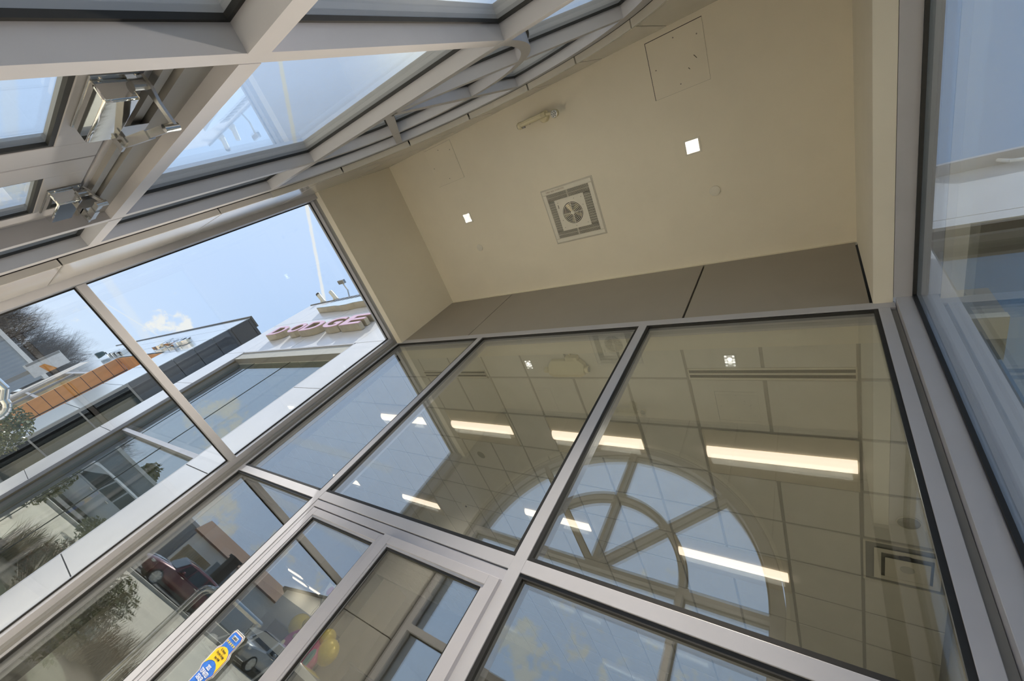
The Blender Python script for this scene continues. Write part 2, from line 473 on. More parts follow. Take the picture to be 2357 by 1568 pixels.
# ------------------------------------------------------------------ left glazing
w2 = struct('window_2', 'left glazed wall of the vestibule', (-4.95, .7, -1.5))
link('header', MB().box(-4.922, -4.80, -0.44, 1.77, 3.185, 3.36), ALU_GREY, w2)
link('header_bead', MB().box(-5.06, -4.922, -0.44, 1.77, 3.168, 3.36), ALU, w2, bevel=.002)
link('transom', MB().box(-5.06, -4.922, -0.337, 1.69, .777, .843), ALU, w2, bevel=.002)
link('sill', MB().box(-5.06, -4.922, -0.337, 1.69, -1.5, -1.40), ALU, w2)
link('jamb', MB().box(-5.06, -4.922, 1.69, 1.90, -1.5, 3.168), ALU, w2, bevel=.002)
link('jamb_return', MB().box(-4.922, -4.851, 1.742, 1.90, -1.5, 3.185), ALU_GREY, w2)
link('jamb', MB().box(-5.06, -4.80, -0.44, -0.339, -1.5, 3.168), ALU, w2, bevel=.002)
pane_x(w2, -.337, 1.69, .843, 3.168, -5.03, -5.006, G_LEFT, -5.005, -4.99, .012)
pane_x(w2, -.337, 1.69, -1.40, .777, -5.03, -5.006, G_LEFT, -5.005, -4.99, .012)

# ------------------------------------------------------------------ right glazing
w3 = struct('window_3', 'right glazed wall of the vestibule', (.45, .7, -1.5))
link('header', MB().box(0.394, 0.482, -0.44, 1.734, 3.222, 3.36), ALU, w3)
link('jamb', MB().box(0.404, 0.482, 1.734, 1.90, -1.5, 3.222), ALU, w3, bevel=.002)
link('jamb', MB().box(0.394, 0.482, -0.44, -0.34, -1.5, 3.222), ALU, w3, bevel=.002)
link('transom', MB().box(0.404, 0.482, -0.34, 1.734, .60, .668), ALU, w3, bevel=.002)
link('sill', MB().box(0.404, 0.482, -0.34, 1.734, -1.5, -1.40), ALU, w3)
link('outer_frame', MB().box(0.482, 0.56, -0.44, 1.90, 3.24, 3.36).box(0.482, 0.56, 1.75, 1.90, -1.5, 3.24).box(0.482, 0.56, -0.44, -.36, -1.5, 3.24), ALU, w3)
pane_x(w3, -.34, 1.734, .668, 3.222, .502, .522, G_RIGHT, .483, .501, .016)
pane_x(w3, -.34, 1.734, -1.40, .60, .502, .522, G_RIGHT, .483, .501, .016)

# ------------------------------------------------------------------ arched front window
w4 = struct('window_4', 'arched front window with fan shaped bars over the entrance doors', (AX, -.52, -1.5))
FY0, FY1 = -0.449, -0.60
GY0, GY1 = -0.556, -0.536
def legs_arc(r, zb=-1.5, n=48):
    p = arc(r, 0, 180, n)
    return [(AX + r, zb)] + p + [(AX - r, zb)]
link('outer_arch', MB().band(legs_arc(1.63), legs_arc(1.735), FY0, -0.66), ALU, w4)
link('ring', MB().band(legs_arc(.885), legs_arc(.945), FY0 - .002, FY1), ALU, w4)
link('transom', MB().box(AX - 1.63, AX + 1.63, FY0, FY1, 2.087, 2.151), ALU, w4)
for a, b in ((-1.63, -.945), (-.885, .885), (.945, 1.63)):
    link('transom', MB().box(AX + a, AX + b, FY0, FY1, .777, .843), ALU, w4)
for a, b in ((-1.63, -.945), (.945, 1.63)):
    link('sill', MB().box(AX + a, AX + b, FY0, FY1, -1.5, -1.40), ALU, w4)
def spoke(deg, r0, r1, wd=.062):
    t = math.radians(deg); u = Vector((math.cos(t), math.sin(t))); n = Vector((-u.y, u.x)) * wd / 2
    c = Vector((AX, AZ)); p = [c + u * r0 - n, c + u * r1 - n, c + u * r1 + n, c + u * r0 + n]
    return MB().prism([(q.x, q.y) for q in p], 'y', FY0 - .001, FY1)
for dg in (45, 90, 135):
    link('spoke', spoke(dg, .03, .89), ALU, w4)
    link('spoke', spoke(dg, .94, 1.635), ALU, w4)
# panes with their gaskets
link('pane', MB().prism(arc(1.632, 0, 180, 48), 'y', GY0, GY1), G_ARCH, w4)
link('pane', MB().box(AX - 1.632, AX + 1.632, GY0, GY1, .84, 2.09), G_ARCH, w4)
for a, b in ((-1.632, -.942), (.942, 1.632)):
    link('pane', MB().box(AX + a, AX + b, GY0, GY1, -1.42, .78), G_ARCH, w4)
g = MB()
for a, b in ((-1.63, -.945), (-.885, .885), (.945, 1.63)):
    rect_frame(g, AX + a, AX + b, .843, 2.087, .012, GY1 + .001, GY1 + .016)
for a, b in ((-1.63, -.945), (.945, 1.63)):
    rect_frame(g, AX + a, AX + b, -1.40, .777, .012, GY1 + .001, GY1 + .016)
for a0, a1 in ((1, 44), (46, 89), (91, 134), (136, 179)):
    g.band(arc(1.612, a0, a1, 14), arc(1.63, a0, a1, 14), GY1 + .001, GY1 + .016)
    g.band(arc(.945, a0, a1, 14), arc(.96, a0, a1, 14), GY1 + .001, GY1 + .016)
    g.band(arc(.870, a0, a1, 14), arc(.885, a0, a1, 14), GY1 + .001, GY1 + .016)
for dg in (45, 90, 135):
    for r0, r1 in ((.10, .885), (.945, 1.63)):
        g2 = spoke(dg, r0, r1, .086)
        for v in g2.v: v.y = GY1 + (.001 if v.y < -.5 else .015)
        g.add(g2.v, g2.f)
g.box(AX - 1.63, AX + 1.63, GY1 + .001, GY1 + .016, 2.151, 2.164)
link('gasket', g, GASKET, w4)
# door head and jamb sections under the lower transom
link('door_head', MB().box(AX - .885, AX + .885, -0.525, FY1, .645, .777), ALU, w4)
link('head_stop', MB().box(AX - .885, AX + .885, -0.492, -0.525, .700, .777), ALU_GREY, w4)
link('head_stop', MB().box(AX - .885, AX + .885, -0.505, -0.525, .664, .690), ALU_GREY, w4)

def entrance_leaf(name, label, x0, x1):
    d = struct(name, label, ((x0 + x1) / 2, -.55, -1.5))
    y0, y1 = -0.527, -0.572
    gl, gr = x0 + .165, x1 - .165
    link('stile', MB().box(x0, gl, y0, y1, -1.49, .635), ALU, d, bevel=.002)
    link('stile', MB().box(gr, x1, y0, y1, -1.49, .635), ALU, d, bevel=.002)
    link('rail', MB().box(gl, gr, y0, y1, .50, .635), ALU, d, bevel=.002)
    link('rail', MB().box(gl, gr, y0, y1, -1.49, -1.22), ALU, d, bevel=.002)
    pane_y(d, gl, gr, -1.22, .50, -.556, -.544, G_ARCH, -.542, -.530, .014)
entrance_leaf('door_3', 'right entrance door leaf under the arch', AX + .006, AX + .868)
entrance_leaf('door_4', 'left entrance door leaf under the arch', AX - .868, AX - .006)


# ------------------------------------------------------------------ door closers
def closer(name, label, x0, x1, arm_pts, fore_pts):
    t = thing(name, label, 'door closer', ((x0 + x1) / 2, -.526, .52), group='door closers on the entrance doors')
    b = link('cover', MB().box(x0, x1, -.524, -.470, .523, .607), CHROME, t, smooth=30, bevel=.006)
    link('back_plate', MB().box(x0 - .012, x1 + .024, -.5265, -.5205, .520, .632), CHROME_D, t, bevel=.002)
    for dx in (.010, .018):
        link('screw', MB().cyl((x1 + dx - .002, -.5215, .545 if dx < .015 else .622), (x1 + dx - .002, -.518, .545 if dx < .015 else .622), .004, n=10), CHROME, t)
    pin = Vector(arm_pts[0]); el = Vector(arm_pts[1]); shoe = Vector(fore_pts[1])
    link('pinion', MB().cyl((pin.x, pin.y, .60), (pin.x, pin.y, .634), .014), CHROME_D, t)
    d = (el - pin).normalized(); n = Vector((-d.y, d.x, 0))
    a = MB(); 
    for w, p in ((.021, pin - d * .02), ): pass
    ring = lambda p, w, z0, z1: [p + n * w + Vector((0, 0, z0)), p - n * w + Vector((0, 0, z0)), p - n * w + Vector((0, 0, z1)), p + n * w + Vector((0, 0, z1))]
    a.loft([ring(pin - d * .02, .015, .012, .020), ring(pin + d * .012, .019, .012, .020), ring(pin.lerp(el, .45), .010, .010, .018), ring(el + d * .006, .010, .010, .018)])
    link('main_arm', a, CHROME_D, t, smooth=30)
    link('elbow', MB().cyl(el + Vector((0, 0, -.016)), el + Vector((0, 0, .022)), .011), CHROME, t, smooth=30)
    d2 = (shoe - el).normalized(); n2 = Vector((-d2.y, d2.x, 0))
    ring2 = lambda p, w, z0, z1: [p + n2 * w + Vector((0, 0, z0)), p - n2 * w + Vector((0, 0, z0)), p - n2 * w + Vector((0, 0, z1)), p + n2 * w + Vector((0, 0, z1))]
    f = MB(); f.loft([ring2(el, .010, -.014, -.002), ring2(el.lerp(shoe, .40), .010, -.014, -.002)])
    f.loft([ring2(el.lerp(shoe, .38), .013, -.017, .001), ring2(shoe, .013, -.017, .001)])
    link('forearm', f, CHROME_D, t, smooth=30)
    s = MB().box(shoe.x - .045, shoe.x + .045, shoe.y - .035, shoe.y + .012, shoe.z - .02, shoe.z - .012)
    s.box(shoe.x - .05, shoe.x + .05, -.492, shoe.y - .03, shoe.z - .02, .700)
    s.cyl(shoe + Vector((0, 0, -.026)), shoe + Vector((0, 0, .006)), .012)
    link('bracket', s, CHROME_D, t)
    return t
closer('door_closer', 'larger polished door closer on the right entrance door, arm bent outwards', -1.72, -1.415, ((-1.405, -.500, .618), (-1.420, -.394, .630)), (None, (-1.738, -.460, .630)))
closer('door_closer', 'smaller looking polished door closer on the left entrance door, further from the camera', -2.78, -2.455, ((-2.440, -.492, .618), (-2.372, -.425, .628)), (None, (-2.640, -.430, .640)))

# ------------------------------------------------------------------ ceiling fittings of the vestibule
def heater():
    cx, cy_, z = -2.218, .884, 4.4
    t = thing('ceiling_heater', 'square white ceiling heater with slotted border and round fan grille', 'heater', (cx, cy_, z))
    o = .318
    fr = MB()
    for (a, b) in ((o, .270),):
        fr.box(cx - a, cx + a, cy_ - a, cy_ - b, z - .012, z); fr.box(cx - a, cx + a, cy_ + b, cy_ + a, z - .012, z)
        fr.box(cx - a, cx - b, cy_ - b, cy_ + b, z - .012, z); fr.box(cx + b, cx + a, cy_ - b, cy_ + b, z - .012, z)
    link('surround', fr, WHITEMETAL, t, bevel=.006)
    link('trim_lip', rect_lip(cx, cy_, z, .332, .318), mat('grey_lip', (.55, .52, .45), .5), t)
    link('slot_backing', MB().box(cx - .271, cx + .271, cy_ - .271, cy_ + .271, z - .0035, z - .001), BLACK, t)
    # slotted border: bars on a dark backing
    gr = MB()
    s0, s1 = .182, .270
    def bar(x0, x1, y0, y1): gr.box(cx + x0, cx + x1, cy_ + y0, cy_ + y1, z - .011, z - .003)
    for sgn in (-1, 1):
        a, b = sorted((sgn * s0, sgn * s1))
        k = a
        while k < b + .001:                     # left and right columns
            bar(k, k + .0030, -s0, s0); k += .0098
        for j in range(14):
            y = -s0 + j * (2 * s0 / 13.0); bar(a, b, y - .0024, y + .0024)
        k = -s1
        while k < s1:
            bar(k, k + .0030, a, b); k += .0098
        for y in (a, (a + b) / 2, b): bar(-s1, s1, y - .0024, y + .0024)
        bar(-.009, .009, a, b)
    link('slotted_border', gr, WHITEMETAL, t)
    # centre plate with a round opening
    r = .125; n = 48
    pin = [(cx + r * math.cos(2 * math.pi * i / n), cy_ + r * math.sin(2 * math.pi * i / n)) for i in range(n + 1)]
    def sq(i):
        a = 2 * math.pi * i / n; c, s = math.cos(a), math.sin(a); k = .186 / max(abs(c), abs(s)); return (cx + c * k, cy_ + s * k)
    link('centre_plate', MB().band(pin, [sq(i) for i in range(n + 1)], z - .015, z - .010, axis='z'), WHITEMETAL, t)
    g = MB()
    for rr in (.024, .042, .060, .078, .096, .114):
        a = [(cx + (rr - .0035) * math.cos(2 * math.pi * i / 36), cy_ + (rr - .0035) * math.sin(2 * math.pi * i / 36)) for i in range(37)]
        b = [(cx + (rr + .0035) * math.cos(2 * math.pi * i / 36), cy_ + (rr + .0035) * math.sin(2 * math.pi * i / 36)) for i in range(37)]
        g.band(a, b, z - .016, z - .011, axis='z')
    g.box(cx - .126, cx + .126, cy_ - .003, cy_ + .003, z - .017, z - .012); g.box(cx - .003, cx + .003, cy_ - .126, cy_ + .126, z - .017, z - .012)
    g.cyl((cx, cy_, z - .020), (cx, cy_, z - .011), .019, n=20)
    link('fan_grille', g, WHITEMETAL, t)
    bl = MB()
    for k in range(5):
        a = k * 2 * math.pi / 5 + .3
        c, s = math.cos(a), math.sin(a)
        bl.add([(cx + .02 * c - .012 * s, cy_ + .02 * s + .012 * c, z - .0045), (cx + .10 * c - .045 * s, cy_ + .10 * s + .045 * c, z - .0045), (cx + .115 * c, cy_ + .115 * s, z - .0085), (cx + .02 * c + .012 * s, cy_ + .02 * s - .012 * c, z - .0085)], [(0, 1, 2, 3)])
    link('fan_blades', bl, mat('fan_metal', (.35, .30, .2), .35, .8), t)
    sc = MB()
    for a, b in ((-.15, -.15), (.15, -.15), (-.15, .15), (.15, .15), (-.15, .06), (.15, -.06), (.06, -.155), (.0, .158)): link('screw', MB().cyl((cx + a, cy_ + b, z - .017), (cx + a, cy_ + b, z - .0145), .004, n=8), mat('dull_screw', (.25, .23, .2), .5, .5), t)
    link('latch_slot', MB().box(cx - .158, cx - .152, cy_ - .125, cy_ - .085, z - .0165, z - .0145), BLACK, t)
    st = MB(); st.box(cx - .262, cx - .205, cy_ - .306, cy_ - .286, z - .0135, z - .0115); st.box(cx - .195, cx - .150, cy_ - .306, cy_ - .286, z - .0135, z - .0115); st.box(cx - .140, cx - .02, cy_ - .306, cy_ - .288, z - .0135, z - .0115)
    link('rating_labels', st, mat('faded_label', (.55, .50, .42), .6, 0, .3, 90), t)
def rect_lip(cx, cy_, z, a, b):
    f = MB()
    f.box(cx - a, cx + a, cy_ - a, cy_ - b, z - .004, z); f.box(cx - a, cx + a, cy_ + b, cy_ + a, z - .004, z)
    f.box(cx - a, cx - b, cy_ - b, cy_ + b, z - .004, z); f.box(cx + b, cx + a, cy_ - b, cy_ + b, z - .004, z)
    return f
heater()

LENS_DL = mat('downlight_lens', (.9, .9, .9), .3, emit=(1.0, .95, .88), estr=4.0)
LENS_RIM = mat('downlight_reflector', (.95, .93, .9), .15, .6, emit=(1.0, .93, .84), estr=.80)
def downlight(cx, cy_, label):
    t = thing('recessed_downlight', label, 'light', (cx, cy_, 4.4), group='square downlights in the vestibule ceiling')
    z = 4.4
    f = MB(); a, b = .070, .056
    f.box(cx - a, cx + a, cy_ - a, cy_ - b, z - .006, z); f.box(cx - a, cx + a, cy_ + b, cy_ + a, z - .006, z)
    f.box(cx - a, cx - b, cy_ - b, cy_ + b, z - .006, z); f.box(cx + b, cx + a, cy_ - b, cy_ + b, z - .006, z)
    link('trim_frame', f, WHITEMETAL, t)
    link('reflector', MB().box(cx - b, cx + b, cy_ - b, cy_ + b, z - .003, z - .0005), LENS_RIM, t)
    l = MB().cyl((cx, cy_, z - .0045), (cx, cy_, z - .0032), .026, n=24)
    for sx in (-1, 1):
        for sy in (-1, 1): l.cyl((cx + sx * .041, cy_ + sy * .041, z - .0045), (cx + sx * .041, cy_ + sy * .041, z - .0032), .012, n=12)
    link('lens', l, LENS_DL, t)
    ld = bpy.data.lights.new('downlight_beam', 'SPOT'); ld.energy = SPOT_W; ld.color = (1.0, .87, .69); ld.spot_size = math.radians(54); ld.spot_blend = 0.9; ld.shadow_soft_size = .05
    lo = bpy.data.objects.new('downlight_beam', ld); COL.objects.link(lo); lo.parent = t; lo.location = (0, 0, -.02)
downlight(-.862, .590, 'bright square recessed downlight nearer the right wall')
downlight(-3.750, .585, 'small square recessed downlight nearer the left wall')

for cx, cy_, lb in ((-.736, 1.044, 'round white sprinkler cover plate nearer the right wall'), (-3.749, 1.017, 'round white sprinkler cover plate nearer the left wall')):
    t = thing('sprinkler_cover', lb, 'cover plate', (cx, cy_, 4.4), group='sprinkler covers in the vestibule ceiling')
    link('plate', MB().lathe([(.046, 0), (.048, -.004), (.047, -.010), (.040, -.012)], (cx, cy_, 4.399), n=32), WHITEMETAL, t, smooth=30)

def access_panel(x0, x1, y0, y1, label, gap):
    t = thing('access_panel', label, 'access panel', ((x0 + x1) / 2, (y0 + y1) / 2, 4.4), group='access panels in the vestibule ceiling')
    link('frame', MB().box(x0 - .003, x1 + .003, y0 - .003, y1 + .003, 4.398, 4.4), JOINT, t)
    link('door', MB().box(x0 + gap, x1 + .0026, y0 + gap, y1 + .0020, 4.3955, 4.3985), PAINT, t)
    mx, my = (x0 + x1) / 2, (y0 + y1) / 2
    for a, b in ((mx, y0 + .05), (x0 + .05, my), (mx, y1 - .05), (x1 - .05, y0 + .1)): link('screw', MB().cyl((a, b, 4.3935), (a, b, 4.396), .0055, n=10), mat('dull_screw', (.25, .23, .2), .5, .5), t)
access_panel(-1.096, -.638, -.352, .106, 'larger square access panel with scuff marks nearer the right wall', .0025)
access_panel(-4.000, -3.535, -.370, .090, 'smaller looking square access panel nearer the left wall', -.0014)
for a, b, c_, d_ in ((-.735, -.115, -.715, -.085), (-.79, -.04, -.78, -.025)):
    link('scuff', MB().add([(a, b, 4.3952), (a + .006, b - .002, 4.3952), (c_ + .006, d_, 4.3952), (c_, d_, 4.3952)], [(0, 1, 2, 3)]), mat('scuff_mark', (.15, .13, .1), .8), bpy.data.objects['access_panel'])

def emergency_light():
    t = thing('emergency_light', 'ivory emergency light with round lamp heads hanging under the ceiling', 'emergency light', (-2.25, -.16, 4.4))
    body = MB()
    ring = lambda x, k: [(x, -.205 + .0 * k, 4.305), (x, -.150, 4.305), (x, -.150 - .006, 4.20 + .03 * k), (x, -.172, 4.185 + .03 * k), (x, -.199, 4.20 + .03 * k)]
    body.loft([ring(-2.435, 1), ring(-2.40, 0), ring(-2.15, 0), ring(-2.115, 1)])
    link('housing', body, IVORY, t, smooth=25, bevel=.004)
    link('canopy', MB().lathe([(.055, 0), (.055, -.03), (.045, -.045)], (-2.21, -.160, 4.4), n=32), IVORY, t, smooth=30)
    link('stem', MB().cyl((-2.20, -.17, 4.30), (-2.20, -.17, 4.36), .02), IVORY, t)
    h = link('lamp_head', MB().lathe([(.020, .050), (.036, .040), (.041, .0), (.037, -.006)], (-2.01, -.142, 4.215), n=28), IVORY, t, smooth=30)
    link('neck', MB().cyl((-2.115, -.172, 4.255), (-2.015, -.146, 4.258), .015), IVORY, t)
    link('lens', MB().lathe([(.036, -.002), (.036, -.008), (.030, -.010)], (-2.01, -.142, 4.213), n=28), mat('lamp_lens', (.42, .43, .42), .15, .6), h)
    for k in range(7):
        a = k * math.pi / 3; rr = 0 if k == 6 else .0205
        link('diode', MB().cyl((-2.01 + rr * math.cos(a), -.142 + rr * math.sin(a), 4.2025), (-2.01 + rr * math.cos(a), -.142 + rr * math.sin(a), 4.2045), .0082, n=12), mat('diode_dark', (.10, .11, .11), .2), h)
    h = link('lamp_head', MB().lathe([(.016, .045), (.034, .035), (.036, .0), (.032, -.006)], (-2.462, -.172, 4.262), axis='x', n=28), IVORY, t, smooth=30)
    link('lens', MB().lathe([(.030, -.004), (.028, -.011), (.02, -.013)], (-2.464, -.172, 4.262), axis='x', n=28), mat('lamp_lens', (.42, .43, .42), .15, .6), h)
    link('tab', MB().box(-2.415, -2.385, -.150, -.135, 4.235, 4.255), ALU_GREY, t)
    b = MB().cyl((-2.33, -.150, 4.262), (-2.33, -.147, 4.262), .006, n=10)
    link('test_button', b, BLACK, t)
emergency_light()

# ------------------------------------------------------------------ window decal on the left showroom door
def decal():
    t = thing('dealer_decal', 'blue and yellow five star dealer decal on the left showroom door glass', 'sticker', (-2.70, 1.783, -.2))
    Y = YF + .0145
    cx = -2.718
    def ol(k):
        return [(cx + x * k, z) for x, z in ((-.055, .0), (.055, .0), (.068, -.015), (.068, -.085), (.088, -.105), (.088, -.195), (.066, -.215), (.066, -.300), (.0, -.365), (-.066, -.300), (-.066, -.215), (-.088, -.195), (-.088, -.105), (-.068, -.085), (-.068, -.015))]
    Z0 = -.066
    def poly(k, dz, y, name, mt, sc=1.0):
        pts = [(x, Z0 + dz + z * sc) for x, z in ol(k)]
        return link(name, MB().prism(pts, 'y', y, y - .0006), mt, t)
    poly(1.0, 0, Y, 'white_border', mat('sticker_white', (.85, .85, .84), .4))
    poly(.955, -.003, Y - .0008, 'black_line', BLACK, .985)
    poly(.915, -.006, Y - .0016, 'white_line', mat('sticker_white', (.85, .85, .84), .4), .968)
    poly(.865, -.010, Y - .0024, 'orange_line', mat('sticker_orange', (.75, .22, .05), .4), .945)
    blue = mat('sticker_blue', (.03, .16, .62), .35, 0, .15, 30)
    poly(.835, -.012, Y - .0032, 'blue_field', blue, .932)
    yl = mat('sticker_yellow', (.85, .55, .02), .35, 0, .12, 12)
    yb = [(cx + x, Z0 + z) for x, z in ((-.074, -.185), (-.074, -.115), (-.058, -.098), (-.03, -.086), (0, -.082), (.03, -.086), (.058, -.098), (.074, -.115), (.074, -.185), (.055, -.165), (.03, -.155), (0, -.151), (-.03, -.155), (-.055, -.165))]
    link('yellow_band', MB().prism(yb, 'y', Y - .0040, Y - .0046), yl, t)
    def txt(s, h, w, x, z, mt, name='lettering', bold=.0):
        put = put_text(text_mb(s, h, .0005, w, bold), lambda v: (x + v.x, Y - .0056 - v.z, z + v.y))
        link(name, put, mt, t)
    white = mat('sticker_white', (.85, .85, .84), .4)
    txt('C. Harper', .014, .062, cx - .031, Z0 - .108, BLACK, bold=.01)
    txt('Chrysler Dodge', .013, .098, cx - .049, Z0 - .126, BLACK, bold=.01)
    txt('Jeep RAM', .013, .060, cx - .030, Z0 - .145, BLACK, bold=.01)
    txt('2025', .019, .040, cx - .020, Z0 - .192, white, bold=.02)
    txt('TOP-RATED', .020, .094, cx - .047, Z0 - .217, white, bold=.02)
    txt('DEALER', .020, .070, cx - .035, Z0 - .242, white, bold=.02)
    link('logo_plate', MB().box(cx - .030, cx + .030, Y - .0046, Y - .0040, Z0 - .042, Z0 - .024), white, t)
    txt('CARFAX', .013, .054, cx - .027, Z0 - .0395, BLACK, bold=.02)
    for k in range(5):
        x = cx - .044 + k * .022; z = Z0 - .060
        st = [(x + (.0095 if i % 2 == 0 else .0042) * math.sin(i * math.pi / 5), z + (.0095 if i % 2 == 0 else .0042) * math.cos(i * math.pi / 5)) for i in range(10)]
        link('star', MB().prism(st, 'y', Y - .0040, Y - .0046), yl, t)
decal()

# ------------------------------------------------------------------ showroom behind the glazing
CZ = 3.236
TX0, TY0, TP = .2136, 2.414, .61
cs = struct('ceiling_showroom', 'suspended tile ceiling of the showroom', (-8, 6, CZ))
link('grid', MB().box(-12.66, .9, 1.92, 13.1, CZ, CZ + .36).box(-30, -12.66, 4.8, 13.1, CZ, CZ + .36), GRIDM, cs)
tl = MB()
for i in range(-34, 1):
    for j in range(0, 18):
        x0 = TX0 + i * TP; y0 = TY0 + j * TP
        if y0 > 11 or x0 < -20 or (x0 < -12.66 and y0 < 4.8): continue
        if i == 0 and j == 3: continue
        x1, y1 = x0 + TP, y0 + TP
        g0 = .013
        a = [(x0 + g0, y0 + g0, CZ), (x1 - g0, y0 + g0, CZ), (x1 - g0, y1 - g0, CZ), (x0 + g0, y1 - g0, CZ)]
        b = [(x0 + g0 + .004, y0 + g0 + .004, CZ - .008), (x1 - g0 - .004, y0 + g0 + .004, CZ - .008), (x1 - g0 - .004, y1 - g0 - .004, CZ - .008), (x0 + g0 + .004, y1 - g0 - .004, CZ - .008)]
        tl.loft([a, b])
for i in range(-21, 2):
    x0 = TX0 + i * TP
    if x0 > .5: break
    tl.box(x0 + .013, min(x0 + TP - .013, .86), 2.06, TY0 - .013, CZ - .008, CZ)
link('tiles', tl, TILE, cs)
link('perimeter_border', MB().box(-5.0, .9, 1.905, 2.06, CZ - .055, CZ), PAINT_W, cs)
sw = mat('showroom_cream_wall', (.62, .58, .48), .85, 0, .03, 1)
w = link('wall_showroom_right', MB().box(.86, .96, 2.21, 13.1, -1.5, CZ), sw, origin=(.9, 8, -1.5)); tag(w, 'cream right wall of the showroom', kind='structure')
w = link('wall_showroom_left', MB().box(-30.1, -30, 4.8, 13.1, -1.5, CZ), sw, origin=(-30, 8, -1.5)); tag(w, 'left wall of the showroom', kind='structure')
w = link('wall_showroom_back', MB().box(-30, .86, 13.0, 13.1, -1.5, CZ), mat('showroom_taupe_wall', (.44, .41, .34), .85, 0, .03, 1), origin=(-10, 13, -1.5)); tag(w, 'cream back wall of the showroom', kind='structure')
w = link('wall_showroom_front', MB().box(-30, -12.66, 4.7, 4.8, -1.5, CZ + .36).box(-12.66, -12.56, 2.3, 4.8, -1.5, CZ + .36), sw, origin=(-25, 3.9, -1.5)); tag(w, 'front wall at the far end of the showroom', kind='structure')
w = link('trim_1', MB().box(-23.5, -14.2, 12.94, 12.998, -1.5, 1.28), mat('charcoal_wall_panel', (.10, .098, .088), .7, 0, .05, 2), origin=(-18, 12.97, -1.5)); tag(w, 'dark grey lower wall panel at the back of the showroom', kind='structure')
w = link('trim_2', MB().box(-24, -13.6, 9.4, 12.99, 1.95, CZ - .01), mat('taupe_soffit', (.22, .21, .18), .8), origin=(-18, 11, 1.95)); tag(w, 'dropped grey soffit over the back of the showroom', kind='structure')
col_ = link('showroom_column', MB().box(-13.25, -12.45, 11.7, 12.4, -1.5, CZ - .008), sw, origin=(-12.85, 12.05, -1.5)); tag(col_, 'square cream column standing in the showroom behind the door glass', 'column')

# ceiling fittings of the showroom
LENS = mat('troffer_lens', (.9, .85, .75), .5, emit=(1.0, .79, .62), estr=TROFFER_E)
TROF = mat('troffer_housing', (.66, .62, .52), .5, 0, .03, 5)
def troffer_mesh():
    t = thing('ceiling_troffer', 'x', 'light', (0, 0, CZ - .008), group='long showroom ceiling lights')
    hs = MB(); L, W = .598, .298
    for s in (-1, 1):
        prof = [(s * W, -.004), (s * W, -.010), (s * (W - .02), -.012), (s * .07, -.002), (s * .07, 0), (s * W, 0)]
        hs.prism([(a, b) for a, b in prof], 'x', -L, L)
    for s in (-1, 1): hs.box(s * L, s * (L - .012), -W, W, -.014, 0)
    link('housing', hs, TROF, t, local=True)
    pr = [(.072 * math.cos(math.radians(a)), -.004 - .046 * math.sin(math.radians(a))) for a in range(0, 181, 15)]
    link('lens', MB().prism(pr, 'x', -L + .014, L - .014), LENS, t, local=True, smooth=40)
    ld = bpy.data.lights.new('troffer_tube', 'AREA'); ld.shape = 'RECTANGLE'; ld.size = 1.1; ld.size_y = .14; ld.energy = TROFFER_W; ld.color = (1.0, .93, .82)
    lo = bpy.data.objects.new('troffer_tube', ld); COL.objects.link(lo); lo.parent = t; lo.location = (0, 0, -.056)
    return t
tr0 = troffer_mesh()
TRO = [(-4.08, 3.33, 'long lit ceiling light behind the left showroom pane beside the entrance bay mullion'),
       (-2.23, 3.33, 'long lit ceiling light crossing the mullion between middle and right showroom panes'),
       (-.392, 3.33, 'largest long lit ceiling light behind the right showroom pane'),
       (-5.92, 3.33, 'lit ceiling light tip in the sky reflection of the left showroom bay'),
       (-1.01, 5.18, 'long lit ceiling light behind the lower right of the fan shaped reflection'),
       (-3.45, 5.18, 'long lit ceiling light behind the middle mullion at the fan reflection'),
       (-7.12, 5.79, 'lit ceiling light behind the middle showroom pane above the doors'),
       (-10.1, 5.79, 'far lit ceiling light at the foot of the left bay, beside the mullion')]
for i, (x, y, lb) in enumerate(TRO):
    if i == 0:
        tr0.location = Vector((x, y, CZ - .008 + H)); tr0['label'] = lb
    else: dup(tr0, (x, y, CZ - .008), 0, lb)
for x, y, lb in ((-17.7, 11.6, 'far light streak beyond the left door leaf, topmost of three'), (-18.4, 12.5, 'far light streak beyond the left door leaf, middle of three'), (-16.8, 12.4, 'far light streak beside the meeting stiles of the door')):
    dup(tr0, (x, y, 1.949), 0, lb)

def diffuser(x0, x1, label):
    t = thing('linear_diffuser', label, 'air vent', ((x0 + x1) / 2, 2.357, CZ), group='linear air slots in the showroom ceiling')
    f = MB(); z0, z1 = CZ - .016, CZ - .008
    for a, b in ((2.296, 2.314), (2.348, 2.366), (2.400, 2.420)): f.box(x0, x1, a, b, z0, z1)
    f.box(x0, x0 + .01, 2.296, 2.42, z0, z1); f.box(x1 - .01, x1, 2.296, 2.42, z0, z1)
    link('frame', f, WHITEMETAL, t)
    link('slots', MB().box(x0 + .01, x1 - .01, 2.314, 2.40, CZ - .0095, CZ - .0082), BLACK, t)
diffuser(-.995, .205, 'dark two slot linear diffuser behind the right showroom pane')
diffuser(-4.69, -3.485, 'dark two slot linear diffuser behind the left showroom panes')

